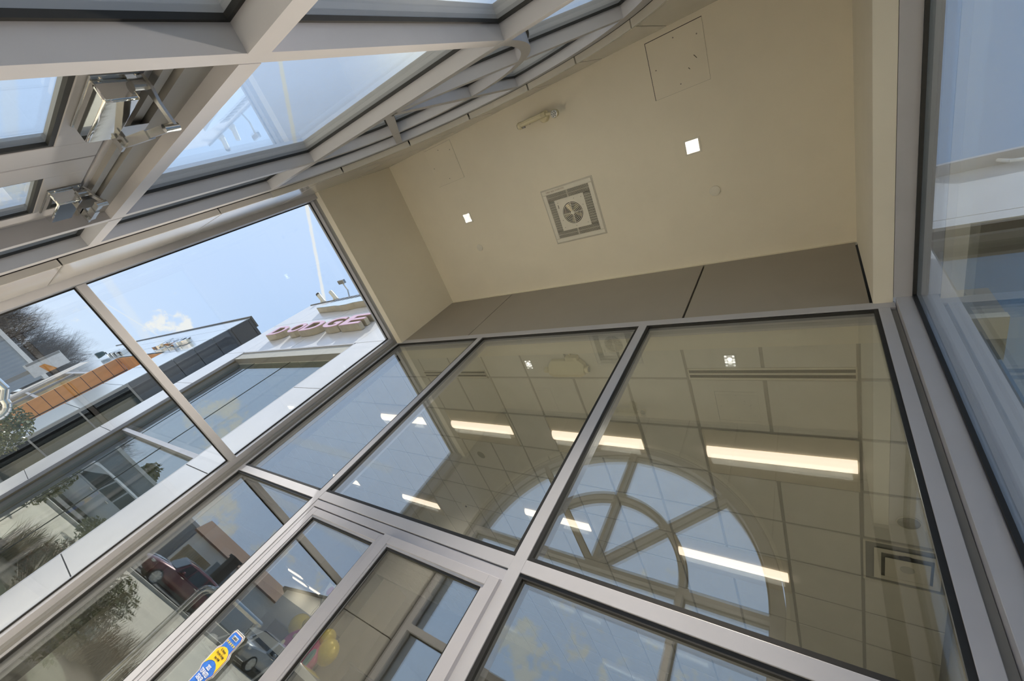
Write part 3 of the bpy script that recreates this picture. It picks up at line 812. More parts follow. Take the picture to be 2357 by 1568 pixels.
def speaker(x, y, label):
    t = thing('ceiling_speaker', label, 'speaker', (x, y, CZ - .008), group='round ceiling speakers in the showroom')
    link('grille', MB().lathe([(.075, 0), (.075, -.006), (.066, -.010)], (x, y, CZ - .008), n=32), mat('speaker_cloth', (.38, .37, .32), .8, 0, .1, 300), t, smooth=30)
    link('rim', MB().band([(x + .074 * math.cos(i * math.pi / 16), y + .074 * math.sin(i * math.pi / 16)) for i in range(33)], [(x + .082 * math.cos(i * math.pi / 16), y + .082 * math.sin(i * math.pi / 16)) for i in range(33)], CZ - .017, CZ - .008, axis='z'), WHITEMETAL, t)
speaker(.52, 3.94, 'round grey speaker in the showroom ceiling beside the right jamb')
speaker(-4.40, 3.95, 'round grey speaker in the showroom ceiling near the fan reflection')

def square_vent():
    cx, cy_ = .52, 4.565
    t = thing('square_air_diffuser', 'square stepped air diffuser in the showroom ceiling near the right jamb', 'air vent', (cx, cy_, CZ))
    z = CZ - .008
    def fr(a, b, z0, z1):
        m_ = MB(); m_.box(cx - a, cx + a, cy_ - a, cy_ - b, z0, z1); m_.box(cx - a, cx + a, cy_ + b, cy_ + a, z0, z1); m_.box(cx - a, cx - b, cy_ - b, cy_ + b, z0, z1); m_.box(cx + b, cx + a, cy_ - b, cy_ + b, z0, z1); return m_
    link('outer_frame', fr(.302, .285, z - .008, z + .008), WHITEMETAL, t)
    link('throat', MB().box(cx - .285, cx + .285, cy_ - .285, cy_ + .285, z + .001, z + .004), mat('dusty_throat', (.30, .30, .28), .7), t)
    link('cone', fr(.225, .175, z - .018, z - .012), WHITEMETAL, t)
    link('centre_plate', MB().box(cx - .150, cx + .150, cy_ - .140, cy_ + .140, z - .040, z - .036), WHITEMETAL, t)
    link('hub', MB().cyl((cx, cy_ - .02, z - .043), (cx, cy_ - .02, z - .040), .05, n=24), mat('hub_grey', (.5, .5, .46), .5), t)
    link('dark_gap', MB().cyl((cx + .0, cy_ - .13, z - .034), (cx, cy_ - .13, z - .002), .055, n=20), BLACK, t)
square_vent()

def showroom_emergency():
    t = thing('emergency_light', 'ivory emergency light under the showroom ceiling, behind the middle pane near the glass header', 'emergency light', (-2.22, 2.2, CZ - .008))
    ring = lambda x, k: [(x, 2.14 + k * .06, 3.215), (x, 2.14 + k * .06, 3.165), (x, 2.29 - k * .03, 3.118), (x, 2.33 - k * .03, 3.125), (x, 2.335 - k * .03, 3.215)]
    link('housing', MB().loft([ring(-2.44, 1), ring(-2.39, 0), ring(-2.05, 0), ring(-2.00, 1)]), IVORY, t, smooth=25, bevel=.004)
    link('canopy', MB().box(-2.20, -2.06, 2.10, 2.145, 3.16, 3.226), IVORY, t, bevel=.006)
    link('conduit', MB().box(-2.165, -2.145, 2.062, 2.10, 3.205, 3.226), IVORY, t)
    for x, sg in ((-1.965, 1), (-2.475, -1)):
        h = link('lamp_head', MB().lathe([(.020, -.03 * sg), (.034, -.02 * sg), (.036, .012 * sg), (.030, .018 * sg)], (x, 2.245, 3.15), axis='x', n=24), IVORY, t, smooth=30)
        link('lens', MB().lathe([(.031, .014 * sg), (.029, .020 * sg), (.02, .022 * sg)], (x, 2.245, 3.15), axis='x', n=24), mat('lamp_lens', (.42, .43, .42), .15, .6), h)
showroom_emergency()

def junction_sensor():
    x, y = -5.62, 5.50
    t = thing('ceiling_sensor', 'small square sensor plate on the showroom ceiling above the doors', 'sensor', (x, y, CZ - .008))
    link('plate', MB().box(x - .07, x + .07, y - .06, y + .06, CZ - .022, CZ - .008), WHITEMETAL, t, bevel=.004)
    link('eye', MB().cyl((x + .03, y, CZ - .030), (x + .03, y, CZ - .022), .02), BLACK, t)
junction_sensor()

tv = thing('wall_screen', 'dark switched off screen on the grey showroom back wall', 'screen', (-17.6, 12.9, 0))
link('bezel', MB().box(-18.5, -16.4, 12.88, 12.935, -.75, .56), BLACK, tv)
link('panel', MB().box(-18.45, -16.45, 12.872, 12.88, -.70, .52), mat('screen_glass', (.05, .035, .025), .12), tv)

def banner():
    t = thing('banner_stand', 'dark red and black roll up banner in front of the cream column', 'banner', (-13.75, 11.55, -1.5))
    Y = 11.50
    mt = bpy.data.materials.new('banner_print'); mt.use_nodes = True; T = NT(mt.node_tree); b = T.n['Principled BSDF']
    sep = T.node('ShaderNodeSeparateXYZ'); T.l.new(T.node('ShaderNodeTexCoord').outputs['Object'], sep.inputs[0])
    T.l.new(T.mix(T.smooth(T.math('ADD', sep.outputs[2], T.math('MULTIPLY', T.noise(None, 3.0), .3)), 2.3, 1.5), (.035, .032, .035, 1), (.35, .02, .03, 1)), b.inputs['Base Color'])
    link('print', MB().box(-14.35, -13.16, Y, Y + .01, -.35, 1.02), mt, t)
    link('top_bar', MB().cyl((-14.37, Y, 1.03), (-13.05, Y, 1.03), .022), BLACK, t)
    link('knob', MB().ball((-12.98, Y, 1.0), .07, .05, .07), BLACK, t, smooth=60)
    link('pole', MB().cyl((-13.75, Y + .06, -1.48), (-13.75, Y + .06, 1.03), .02), BLACK, t)
    link('base', MB().box(-14.35, -13.16, Y - .1, Y + .14, -1.5, -1.38), CHROME_D, t)
    wh = mat('print_white', (.7, .68, .66), .5)
    for s, h, x, z in (('LUES', .13, -13.62, .42), ('RLY', .13, -13.62, .16)):
        link('lettering', put_text(text_mb(s, h, .004), lambda v, x=x, z=z: (x + v.x, Y - .001 - v.z, z + v.y)), wh, t)
banner()

def balloons():
    y = 7.3
    t = thing('foil_balloon', 'big yellow and pink polka dot foil balloon behind the showroom door', 'balloon', (-9.1, y, -1.5))
    yel = mat('yellow_foil', (.80, .60, .02), .25, .1, .08, 6, .25, 9)
    pink = mat('pink_foil', (.60, .06, .26), .28, .1, .05, 6)
    link('body', MB().ball((-8.95, y - .06, .14), .62, .22, .38, 28, 16), pink, t, smooth=60)
    for cx, cz, rx, rz in ((-9.66, .48, .32, .23), (-9.36, .58, .20, .15), (-8.36, .42, .26, .24), (-8.62, .60, .15, .17), (-8.75, -.27, .32, .12)):
        link('lobe', MB().ball((cx, y + .06, cz), rx, .17, rz, 24, 14), yel, t, smooth=60)
    for a, b in ((-9.16, .28), (-8.86, .06), (-8.66, .26), (-9.02, -.10), (-9.35, .08), (-8.6, -.02)):
        link('dot', MB().ball((a, y - .235, b), .055, .035, .055, 12, 8), mat('cream_foil', (.78, .72, .45), .4), t, smooth=60)
    link('teal_patch', MB().ball((-8.45, y - .16, .16), .07, .06, .18, 16, 10), mat('teal_foil', (.10, .36, .42), .3), t, smooth=60)
    link('string', MB().cyl((-8.92, y, -1.42), (-8.92, y, -.38), .004, n=6), WHITEMETAL, t)
    link('weight', MB().box(-8.98, -8.86, y - .06, y + .06, -1.5, -1.42), pink, t)
    t = thing('star_balloon', 'white star shaped foil balloon with a red patch near the meeting stiles', 'balloon', (-10.45, 8.0, -1.5))
    pts = [(-10.45 + (.34 if i % 2 == 0 else .20) * math.sin(i * math.pi / 5 + .4), 1.36 + (.34 if i % 2 == 0 else .20) * math.cos(i * math.pi / 5 + .4)) for i in range(10)]
    c1 = [(p[0], 8.0, p[1]) for p in pts]; front = (-10.45, 7.86, 1.36); bk = (-10.45, 8.14, 1.36)
    mbb = MB().add(c1 + [front, bk], [(i, (i + 1) % 10, 10) for i in range(10)] + [((i + 1) % 10, i, 11) for i in range(10)])
    link('star', mbb, mat('white_foil', (.75, .72, .68), .3, .1), t)
    link('red_patch', MB().ball((-10.33, 7.90, 1.40), .09, .05, .11, 14, 8), mat('red_foil', (.5, .03, .05), .3), t, smooth=60)
    link('string', MB().cyl((-10.45, 8, -1.42), (-10.45, 8, 1.15), .004, n=6), WHITEMETAL, t)
    link('weight', MB().box(-10.5, -10.4, 7.95, 8.05, -1.5, -1.42), mat('white_foil', (.75, .72, .68), .3, .1), t)
balloons()
dk = thing('reception_counter', 'dark charcoal counter behind the right showroom door leaf', 'counter', (-9.0, 10.2, -1.5))
link('front', MB().box(-10.3, -7.6, 10.0, 10.7, -1.5, .66), mat('charcoal_laminate', (.07, .07, .068), .5), dk, bevel=.01)
link('top', MB().box(-10.35, -7.55, 9.96, 10.74, .66, .70), mat('counter_top', (.18, .18, .17), .3), dk, bevel=.005)


# ------------------------------------------------------------------ vehicles
def vehicle(name, label, loc, rot, paint, length=4.7, wid=1.88, ht=1.70, hood=.98, boxy=False, group=None):
    """car pointing along +x, origin on the ground at its middle"""
    t = thing(name, label, 'car', loc, rot, group)
    Lh = length / 2; W = wid / 2
    gl = mat('car_glass', (.012, .016, .018), .06, 0, .1, 2, spec=.9)
    trim = mat('car_black_trim', (.02, .02, .02), .55)
    # stations along x: (x, top of body, lower edge, half width)
    st = [(-Lh, .62 * ht, .42, .80 * W), (-Lh + .10, .66 * ht, .30, .93 * W), (-Lh + .6, .62 * ht, .24, W), (-.5, .61 * ht, .22, W), (.5, .60 * ht, .22, W), (Lh - 1.45, .60 * ht, .22, W),
          (Lh - 1.2, .595 * ht, .24, W), (Lh - .45, .53 * ht, .26, .97 * W), (Lh - .12, .47 * ht, .28, .88 * W), (Lh, .40 * ht, .34, .74 * W)]
    rings = []
    for x, top, lo, w_ in st:
        rings.append([(x, -w_ * .90, lo), (x, -w_, lo + .16), (x, -w_, (lo + top) / 2 + .05), (x, -w_ * .965, top - .06), (x, -w_ * .88, top), (x, 0, top + .03),
                      (x, w_ * .88, top), (x, w_ * .965, top - .06), (x, w_, (lo + top) / 2 + .05), (x, w_, lo + .16), (x, w_ * .90, lo)])
    link('body', MB().loft(rings), paint, t, local=True, smooth=35)
    b0 = .605 * ht
    xs = [(-Lh + .12, b0 - .02, .90), (-Lh + .30, .86 * ht, .80), (-Lh + .62, .965 * ht, .76), (-.6, ht, .75), (.25, .985 * ht, .755), (.62, .95 * ht, .77), (Lh - 1.28, b0 - .02, .88)]
    if boxy: xs = [(-Lh + .05, b0, .93), (-Lh + .12, .97 * ht, .86), (-Lh + .3, ht, .85), (0, ht, .85), (Lh - 1.5, .98 * ht, .85), (Lh - 1.25, .94 * ht, .86), (Lh - .75, b0, .92)]
    rr = []
    for x, z, k in xs:
        w_ = W * k; zb = b0 - .04
        rr.append([(x, -W * .945, zb), (x, -w_ - .02, max(zb + .001, z - .10)), (x, -w_ + .08, max(zb + .002, z - .02)), (x, 0, max(zb + .003, z)), (x, w_ - .08, max(zb + .002, z - .02)), (x, w_ + .02, max(zb + .001, z - .10)), (x, W * .945, zb)])
    link('roof', MB().loft(rr), paint, t, local=True, smooth=35)
    # side glass, windscreen, rear glass a little proud of the cabin
    x_f = xs[-1][0]; zt = xs[3][1]
    for s in (-1, 1):
        def side(x, f):   # point on the cabin side at fraction f of the window height
            z = b0 + .02 + f * (zt - .13 - b0); yy = W * .952 + (W * (.75 if not boxy else .85) + .03 - W * .952) * f
            return (x, s * yy, z)
        for x0, x1, x2, x3 in (((-Lh + .50), -.62, -.68, (-Lh + .72)), (-.55, .30, .16, -.60), (.36, x_f - .22, .62, .24)):
            link('window', MB().add([side(x0, 0), side(x1, 0), side(x2, .93), side(x3, .93), (x0, s * W * .80, b0), (x1, s * W * .80, b0), (x2, s * W * .7, zt - .2), (x3, s * W * .7, zt - .2)],
                                    [(0, 1, 2, 3), (4, 5, 6, 7), (0, 1, 5, 4), (1, 2, 6, 5), (2, 3, 7, 6), (3, 0, 4, 7)]), gl, t, local=True)
        mr = link('mirror', MB().ball((x_f - .42, s * (W + .10), b0 + .08), .09, .11, .08, 14, 10), paint, t, local=True, smooth=60)
        link('mirror_foot', MB().box(x_f - .46, x_f - .38, s * (W * .93), s * (W + .05), b0 + .0, b0 + .05), trim, t, local=True)
        link('headlight', MB().box(Lh - .35, Lh - .10, s * W * .55, s * W * .90, .46 * ht - .10, .46 * ht + .01), mat('lamp_clear', (.75, .75, .72), .1, .4), t, local=True, bevel=.02)
        link('tail_light', MB().box(-Lh - .01, -Lh + .14, s * W * .66, s * W * .93, .50 * ht, .60 * ht), mat('lamp_red', (.35, .01, .01), .2), t, local=True, bevel=.02)
        link('sill', MB().box(-Lh + .95, Lh - 1.1, s * (W - .03), s * (W + .015), .24, .36), trim, t, local=True)
        for k in range(2):
            link('door_handle', MB().box(-.50 + k * .95, -.32 + k * .95, s * (W * .97), s * (W + .02), .56 * ht - .03, .56 * ht), CHROME, t, local=True)
    for xw in (-Lh + .88, Lh - .88):
        for s in (-1, 1):
            wc = (xw, s * (W - .115), .345)
            wh = link('wheel', MB().lathe([(.20, -.11), (.30, -.115), (.345, -.09), (.352, 0), (.345, .09), (.30, .115), (.20, .11)], wc, axis='y', n=32), mat('tyre', (.018, .018, .018), .8), t, local=True, smooth=40)
            rim = MB().lathe([(.235, .112 * s), (.245, .118 * s), (.255, .112 * s)], wc, axis='y', n=32)
            for k in range(10):
                a = k * math.pi / 5; c, sn = math.cos(a), math.sin(a); yq = wc[1] + s * .116
                rim.add([(xw + .04 * c - .018 * sn, yq, .345 + .04 * sn + .018 * c), (xw + .24 * c - .022 * sn, yq, .345 + .24 * sn + .022 * c), (xw + .24 * c + .022 * sn, yq, .345 + .24 * sn - .022 * c), (xw + .04 * c + .018 * sn, yq, .345 + .04 * sn - .018 * c)], [(0, 1, 2, 3)])
            rim.cyl((xw, wc[1] + s * .10, .345), (xw, wc[1] + s * .122, .345), .045, n=14)
            link('rim', rim, mat('alloy', (.62, .62, .60), .25, .9), wh, local=True)
    def quad(pts): return MB().add([Vector(p) for p in pts], [(0, 1, 2, 3)])
    xa, za = (xs[5][0], xs[5][1] - .03); xb = xs[6][0]
    if not boxy:
        link('windscreen', quad([(xb - .02, -W * .80, b0 + .035), (xb - .02, W * .80, b0 + .035), (xa + .05, W * .66, za), (xa + .05, -W * .66, za)]), gl, t, local=True)
    link('front_grille', MB().box(Lh - .10, Lh + .005, -W * .50, W * .50, .24 * ht, .385 * ht), trim, t, local=True, bevel=.02)
    link('bumper', MB().box(-Lh - .03, -Lh + .1, -W * .82, W * .82, .34, .50), trim, t, local=True, bevel=.03)
    return t

white_p = mat('white_car_paint', (.62, .63, .64), .18, 0, .02, 2, coat=1.0)
red_p = mat('dark_red_car_paint', (.17, .012, .018), .18, .2, .05, 2, coat=1.0)
vehicle('car', 'white car parked in the showroom behind the left door leaf', (-7.3, 5.95, -1.5), math.pi, white_p, 4.75, 1.9, 1.56)

# ------------------------------------------------------------------ facade of the showroom to the left
FY = 1.9
def facade_left():
    t = thing('showroom_facade', 'white panelled showroom facade with a wide window seen through the left glazing', 'building', (-8.9, 2.0, -1.5))
    X0, X1, WX0, WX1, ZT, ZH = -12.70, -5.07, -11.50, -6.49, 6.24, 3.52
    bk = MB().box(X0 + .01, WX0 - .03, FY + .02, FY + .35, -1.5, ZT - .01).box(WX1 + .03, X1, FY + .02, FY + .20, -1.5, ZT - .01).box(WX0 - .03, WX1 + .03, FY + .02, FY + .20, ZH + .03, ZT - .01)
    bk.box(X1, .56, FY + .05, FY + .20, 4.53, ZT - .01)
    link('backing', bk, JOINT, t)
    zs = [-1.49, -.61, .66, 2.25, ZH, 4.94, ZT]
    def pan(a, b, c_, d_): link('panel', MB().box(a, b, FY, FY + .03, c_ + .006, d_ - .006), WHITEACM, t)
    for c_, d_ in zip(zs[:-1], zs[1:]):
        pan(X0, WX0 - .004, c_, d_); pan(WX1 + .004, X1, c_, d_)
    for a, b in ((WX0, -9.0), (-8.99, WX1)):
        for c_, d_ in ((ZH, 4.94), (4.94, ZT)): pan(a + .003, b - .003, c_, d_)
    pan(X1 + .01, -2.3, 4.53, ZT); pan(-2.29, .56, 4.53, ZT)
    # reveals round the window
    rv = MB().box(WX0 - .03, WX0, FY + .03, FY + .19, -1.4, ZH + .02).box(WX1, WX1 + .03, FY + .03, FY + .19, -1.4, ZH + .02)
    rv.box(WX0 - .03, WX1 + .03, FY + .03, FY + .19, ZH, ZH + .03)
    link('reveal', rv, mat('reveal_bronze', (.36, .31, .22), .4, .2, .1, 3), t)
    link('edge_trim', MB().box(WX0, WX0 + .03, FY + .0, FY + .06, -1.4, ZH).box(WX1 - .03, WX1, FY + .0, FY + .06, -1.4, ZH).box(WX0, WX1, FY, FY + .06, ZH - .03, ZH), ALU, t)
    link('parapet_cap', MB().box(X0 - .02, .55, FY - .02, FY + .36, ZT, ZT + .03), mat('dark_cap', (.09, .09, .09), .5), t)
    link('side_return', MB().box(X0, X0 + .02, FY + .03, FY + 1.9, -1.5, ZT), WHITEACM, t)
    w_ = link('window_frame', rect_frame(MB(), WX0 + .03, WX1 - .03, -1.40, ZH - .03, .05, FY + .10, FY + .20), ALU_GREY, t)
    link('transom', MB().box(WX0 + .08, WX1 - .08, FY + .08, FY + .20, .79, .86), ALU, t)
    link('pane', MB().box(WX0 + .07, WX1 - .07, FY + .165, FY + .185, .85, ZH - .07), G_FAC, t)
    link('pane', MB().box(WX0 + .07, WX1 - .07, FY + .165, FY + .185, -1.36, .80), G_FAC, t)
    j = MB()
    for x in (-10.45, -8.655): j.box(x - .006, x + .006, FY + .158, FY + .166, -1.36, .79).box(x - .006, x + .006, FY + .158, FY + .166, .86, ZH - .07)
    link('glass_joint', j, GASKET, t)
facade_left()

LET_FACE = mat('pink_sign_face', (.66, .42, .55), .35, 0, .05, 4)
LET_SIDE = mat('sign_return', (.42, .37, .28), .35, .4, .12, 5)
for ch, x0, x1, lb in (('D', -11.065, -10.32, 'pink faced letter D, first of the facade sign'), ('O', -10.09, -9.43, 'pink faced letter O of the facade sign'),
                       ('D', -9.37, -8.60, 'pink faced letter D in the middle of the facade sign'), ('G', -8.47, -7.77, 'pink faced letter G of the facade sign'),
                       ('E', -7.65, -6.95, 'pink faced letter E, last of the facade sign')):
    t = thing('sign_letter', lb, 'sign letter', ((x0 + x1) / 2, FY, 4.012), group='letters of the facade sign')
    link('return', put_text(text_mb(ch, .42, .145, x1 - x0, .03), lambda v: (x0 + v.x, FY - .006 - v.z, 4.012 + v.y)), LET_SIDE, t)
    link('face', put_text(text_mb(ch, .412, .012, x1 - x0 - .008, .022), lambda v: (x0 + .004 + v.x, FY - .1515 - v.z, 4.016 + v.y)), LET_FACE, t)

def wing_sign():
    t = thing('wing_emblem', 'wide wing shaped emblem with a pale blue face above the pink letters', 'sign', (-8.6, FY, 5.2))
    lo = [(-10.88, 5.46), (-10.80, 5.40), (-10.2, 5.33), (-9.75, 5.30), (-9.45, 5.24), (-9.1, 5.23), (-8.85, 5.27), (-8.5, 5.26), (-8.1, 5.22), (-7.7, 5.26), (-7.4, 5.27), (-7.1, 5.23), (-6.75, 5.24), (-6.45, 5.30), (-6.0, 5.33), (-5.4, 5.40), (-5.3, 5.46)]
    hi = [(x, 5.62 if -10.7 < x < -5.5 else 5.48) for x, z in lo]
    link('body', MB().band(lo, hi, FY - .006, FY - .15), LET_SIDE, t)
    link('face', MB().band([(x, z + .012) for x, z in lo], [(x, z - .012) for x, z in hi], FY - .151, FY - .160), mat('pale_blue_face', (.55, .66, .78), .3), t)
    f = MB()
    for k in range(24):
        x = -10.45 + k * .205
        f.prism([(x, 5.63), (x + .14, 5.63), (x + .20, 5.80), (x + .07, 5.80)], 'y', FY - .006, FY - .15)
    link('feather_bars', f, mat('dark_sign_metal', (.10, .105, .11), .3, .5), t)
    link('rail', MB().box(-10.5, -5.45, FY - .10, FY - .006, 5.622, 5.64), mat('dark_sign_metal', (.10, .105, .11), .3, .5), t)
wing_sign()

def sec_cam(x, label, dark):
    z = 6.27; y = FY + .08
    t = thing('security_camera', label, 'camera', (x, y, z), group='cameras on the facade parapet')
    link('base', MB().lathe([(.07, 0), (.07, .03), (.05, .06)], (x, y, z), n=20), WHITEMETAL, t, smooth=40)
    link('arm', MB().tube([(x, y, z + .05), (x - .02, y - .05, z + .14), (x - .05, y - .10, z + .19)], .022, 10), WHITEMETAL, t, smooth=40)
    a = Vector((x + .02, y - .02, z + .22)); b = Vector((x - .26, y - .24, z + .33))
    link('housing', MB().cyl(a, b, .062, .062, 20), WHITEMETAL, t, smooth=40)
    if dark: link('lens_hood', MB().cyl(b, b + (b - a).normalized() * .07, .066, .066, 20), BLACK, t, smooth=40)
    else: link('lens_hood', MB().cyl(b, b + (b - a).normalized() * .04, .064, .060, 20), WHITEMETAL, t, smooth=40)
sec_cam(-12.35, 'security camera with a black front at the left corner of the parapet', True)
sec_cam(-11.60, 'all white security camera, second on the parapet', False)
t = thing('sign_floodlight', 'thin floodlight arm on the parapet beside the sloping frame', 'floodlight', (-10.6, FY, 6.30))
link('arm', MB().tube([(-10.6, FY + .05, 6.30), (-10.8, FY - .15, 6.50), (-11.05, FY - .35, 6.62)], .02, 8), CHROME_D, t)
link('head', MB().box(-11.25, -10.95, FY - .45, FY - .33, 6.60, 6.68), CHROME_D, t, bevel=.01)

# facade to the right of the vestibule
t = thing('side_facade', 'white panelled facade with dark window seen through the right glazing', 'building', (3.5, 2.0, -1.5))
link('backing', MB().box(.57, .74, FY + .03, FY + .3, -1.5, 6.23).box(.74, 8, FY + .03, FY + .3, 4.72, 6.23).box(6.0, 8, FY + .03, FY + .3, -1.5, 4.72), JOINT, t)
for a, b, c_, d_ in ((.57, .74, -1.49, 4.89), (.57, 4.0, 4.902, 6.24), (4.012, 8, 4.902, 6.24), (.752, 6.0, 4.72, 4.89), (6.01, 8, -1.49, 4.89)):
    link('panel', MB().box(a, b, FY, FY + .03, c_, d_), WHITEACM, t)
link('parapet_cap', MB().box(.56, 8, FY - .03, FY + .34, 6.24, 6.28), ALU, t)
link('canopy_edge', MB().box(.9, 8, FY - .12, FY + .02, 6.16, 6.22), ALU, t)
link('pane', MB().box(.74, 6.0, FY + .16, FY + .18, -1.5, 4.72), G_FAC, t)
link('window_frame', rect_frame(MB(), .74, 6.0, -1.5, 4.72, .05, FY + .10, FY + .2), ALU_GREY, t)
link('spandrel_back', MB().box(.755, 5.98, 2.10, 2.15, -1.49, 4.71), mat('blue_grey_spandrel', (.10, .13, .16), .8), t)
link('downpipe', MB().tube([(1.50, FY - .05, 6.16), (1.56, FY - .05, 6.05), (1.72, FY - .06, 5.92), (2.1, FY - .06, 5.80)], .018, 8), mat('white_pipe', (.8, .8, .8), .3), t)

# ------------------------------------------------------------------ tower building with wood-look portal further left
def tower():
    Y = 2.273; XR = -21.1; ZT = 7.55
    t = thing('portal_building', 'white and charcoal panelled building with an orange wood look portal', 'building', (-34, Y + 1, -1.5))
    wp = mat('glossy_white_panel', (.64, .70, .76), .10, 0, .02, 1, spec=.9)
    dkp = mat('charcoal_glossy_panel', (.075, .078, .085), .18, 0, .10, .6, spec=.45)
    wood = mat('orange_wood_panel', (.80, .44, .16), .45, 0, .12, 1.2, 0, 1, stretch=(1, 1, .25))
    # white front
    zs = [-1.5, -.3, 1.05, 2.4, 3.6, 4.83, 5.66, 6.55, ZT]
    for c_, d_ in zip(zs[:-1], zs[1:]):
        link('front_panel', MB().box(-25.3, XR, Y, Y + .06, c_ + .012, d_ - .012), wp, t)
    for c_, d_ in zip(zs[5:-1], zs[6:]):
        for k in range(6):
            x1 = -25.32 - k * 4.5; link('front_panel', MB().box(x1 - 4.48, x1, Y, Y + .06, c_ + .012, d_ - .012), wp, t)
    link('backing', MB().box(-52.4, XR, Y + .065, Y + .5, 4.95, ZT - .02).box(-25.28, XR, Y + .065, Y + .5, -1.5, 4.95), JOINT, t)
    link('parapet_cap', MB().box(-52.4, XR + .06, Y - .05, Y + .5, ZT, ZT + .08), mat('dark_cap', (.09, .09, .09), .5), t)
    # charcoal side with joints, dark glazing below
    sz = [1.9, 2.53, 4.14, 4.95, 5.75, 6.57, 7.40, ZT]
    for c_, d_ in zip(sz[1:-1], sz[2:]):
        link('side_panel', MB().box(XR - .05, XR + .02, Y + .02, Y + 2.6, c_ + .012, d_ - .012), dkp, t)
    link('side_backing', MB().box(XR - .3, XR - .055, Y + .07, Y + 2.6, 2.48, ZT - .02), JOINT, t)
    link('side_pane', MB().box(XR - .05, XR + .0, Y + .12, Y + 2.6, -1.5, 2.48), mat('dark_glass_wall', (.035, .042, .038), .05, 0, .2, .5, spec=.9), t)
    link('side_frame', MB().box(XR - .05, XR + .05, Y + .02, Y + .12, -1.5, 2.53).box(XR - .05, XR + .04, Y + .02, Y + 2.6, 2.46, 2.53).box(XR - .05, XR + .03, Y + .12, Y + 2.6, .95, 1.0).box(XR - .05, XR + .03, Y + .12, Y + 2.6, -.45, -.40).box(XR - .05, XR + .03, Y + 1.1, Y + 1.15, -1.5, 2.5), ALU_GREY, t)
    # wood portal: far jamb, head and reveal of the near jamb
    j = MB(); z = -1.5
    while z < 4.8:
        j.box(-36.3, -36.0, Y, Y + 1.15, z + .015, min(z + .62, 4.82) - .015); z += .62
    link('portal_jamb', j, wood, t)
    link('jamb_joint', MB().box(-36.28, -36.02, Y + .02, Y + 1.12, -1.5, 4.82), JOINT, t)
    h = MB()
    for k in range(6): h.box(-36.0 + k * 1.78 + .01, -36.0 + (k + 1) * 1.78 - .01, Y + .0, Y + 1.15, 4.82, 4.95)
    link('portal_head', h, wood, t)
    link('portal_back', MB().box(-36.0, -25.3, Y + 1.15, Y + 1.25, -1.5, 4.95), wood, t)
    link('portal_trim', MB().box(-36.02, -35.97, Y + .86, Y + .91, -1.5, 4.8), BLACK, t)
    # windows and white pier left of the portal
    link('pier', MB().box(-52.4, -47.2, Y, Y + .5, -1.5, 4.83), mat('pale_pink_pier', (.58, .55, .53), .5), t)
    link('window', MB().box(-47.2, -36.3, Y + .15, Y + .2, -1.5, 3.2), mat('amber_glass', (.26, .18, .045), .2, 0, .45, 1.0, spec=.25), t)
    link('window_bar', MB().box(-42.4, -42.1, Y + .02, Y + .15, -1.5, 3.2).box(-47.2, -36.3, Y + .02, Y + .15, 3.2, 3.45).box(-47.2, -36.3, Y + .06, Y + .15, .8, .95), ALU, t)
    link('upper_panel', MB().box(-47.2, -36.3, Y, Y + .5, 3.45, 4.83), wp, t)
tower()
def chrome_sign(s, x0, x1, z0, hgt, label, skip=False):
    t = thing('chrome_sign', label, 'sign', ((x0 + x1) / 2, 2.273, z0), group=None)
    if s: link('letters', put_text(text_mb(s, hgt, .20, x1 - x0, .02), lambda v: (x0 + v.x, 2.25 - v.z, z0 + v.y)), CHROME, t)
    else:
        f = MB(); n = 6; w_ = (x1 - x0) / n
        for k in range(n):
            f.box(x0 + k * w_, x0 + (k + .62) * w_, 2.02, 2.27, z0 + (.12 if k % 2 else 0), z0 + hgt * (1 if k % 2 else .8))
        link('blocks', f, CHROME, t)
chrome_sign('Jeep', -28.4, -23.5, 5.18, .90, 'chrome letters standing on the white front of the portal building')
chrome_sign('', -41.0, -36.4, 5.15, .62, 'far chrome blocks at the left end of the portal building front')
t = thing('hooded_lamp', 'dark green hooded wall lamp on the portal building', 'lamp', (-43, 2.1, 5.2))
link('hood', MB().lathe([(.05, .55), (.16, .45), (.22, .15), (.22, 0)], (-43, 1.95, 4.9), n=24), mat('dark_green_enamel', (.03, .06, .05), .3), t, smooth=40)
link('bracket', MB().box(-43.04, -42.96, 1.95, 2.27, 5.42, 5.48), BLACK, t)

# corrugated building further left
def corrugated():
    t = thing('corrugated_building', 'grey blue corrugated building with a white roof edge', 'building', (-58, -9, -1.5))
    mt = mat('corrugated_steel', (.30, .34, .39), .5, .1, .05, .5)
    w_ = MB(); pts = []
    y = -22.0
    prof = []
    k = 0
    while y < 2.25:
        prof.append((-56.0 + (.03 if k % 2 else 0), y)); y += .16; k += 1
    prof += [(-56.0, 2.25), (-62, 2.25), (-62, -22)]
    w_.prism(prof, 'z', -1.5, 2.55)
    link('wall', w_, mt, t)
    link('roof_edge', MB().box(-62.2, -55.85, -22.2, 2.4, 2.55, 2.85), mat('white_fascia', (.75, .76, .76), .5), t)
    link('garage_door', MB().box(-56, -55.94, -12.5, -9, -1.5, 1.3), mat('slate_door', (.20, .23, .27), .5), t)
corrugated()
t = thing('pylon_box', 'white sign box with a painted orange reflection above the corrugated building', 'sign', (-50, 1.1, -1.5))
link('cabinet', MB().box(-50.6, -49.6, .62, 1.78, 1.9, 4.15), mat('white_sign_box', (.68, .70, .72), .25), t)
link('reflection_patch', MB().prism([(1.78, 2.75), (1.78, 3.3), (1.1, 2.9), (1.1, 2.55)], 'x', -49.595, -49.58), mat('orange_reflection', (.65, .28, .06), .4), t)  # orange reflection on the cabinet face, painted as a flat coloured patch
link('grey_side', MB().box(-49.6, -49.585, .62, .80, 2.0, 4.1), ALU_GREY, t)
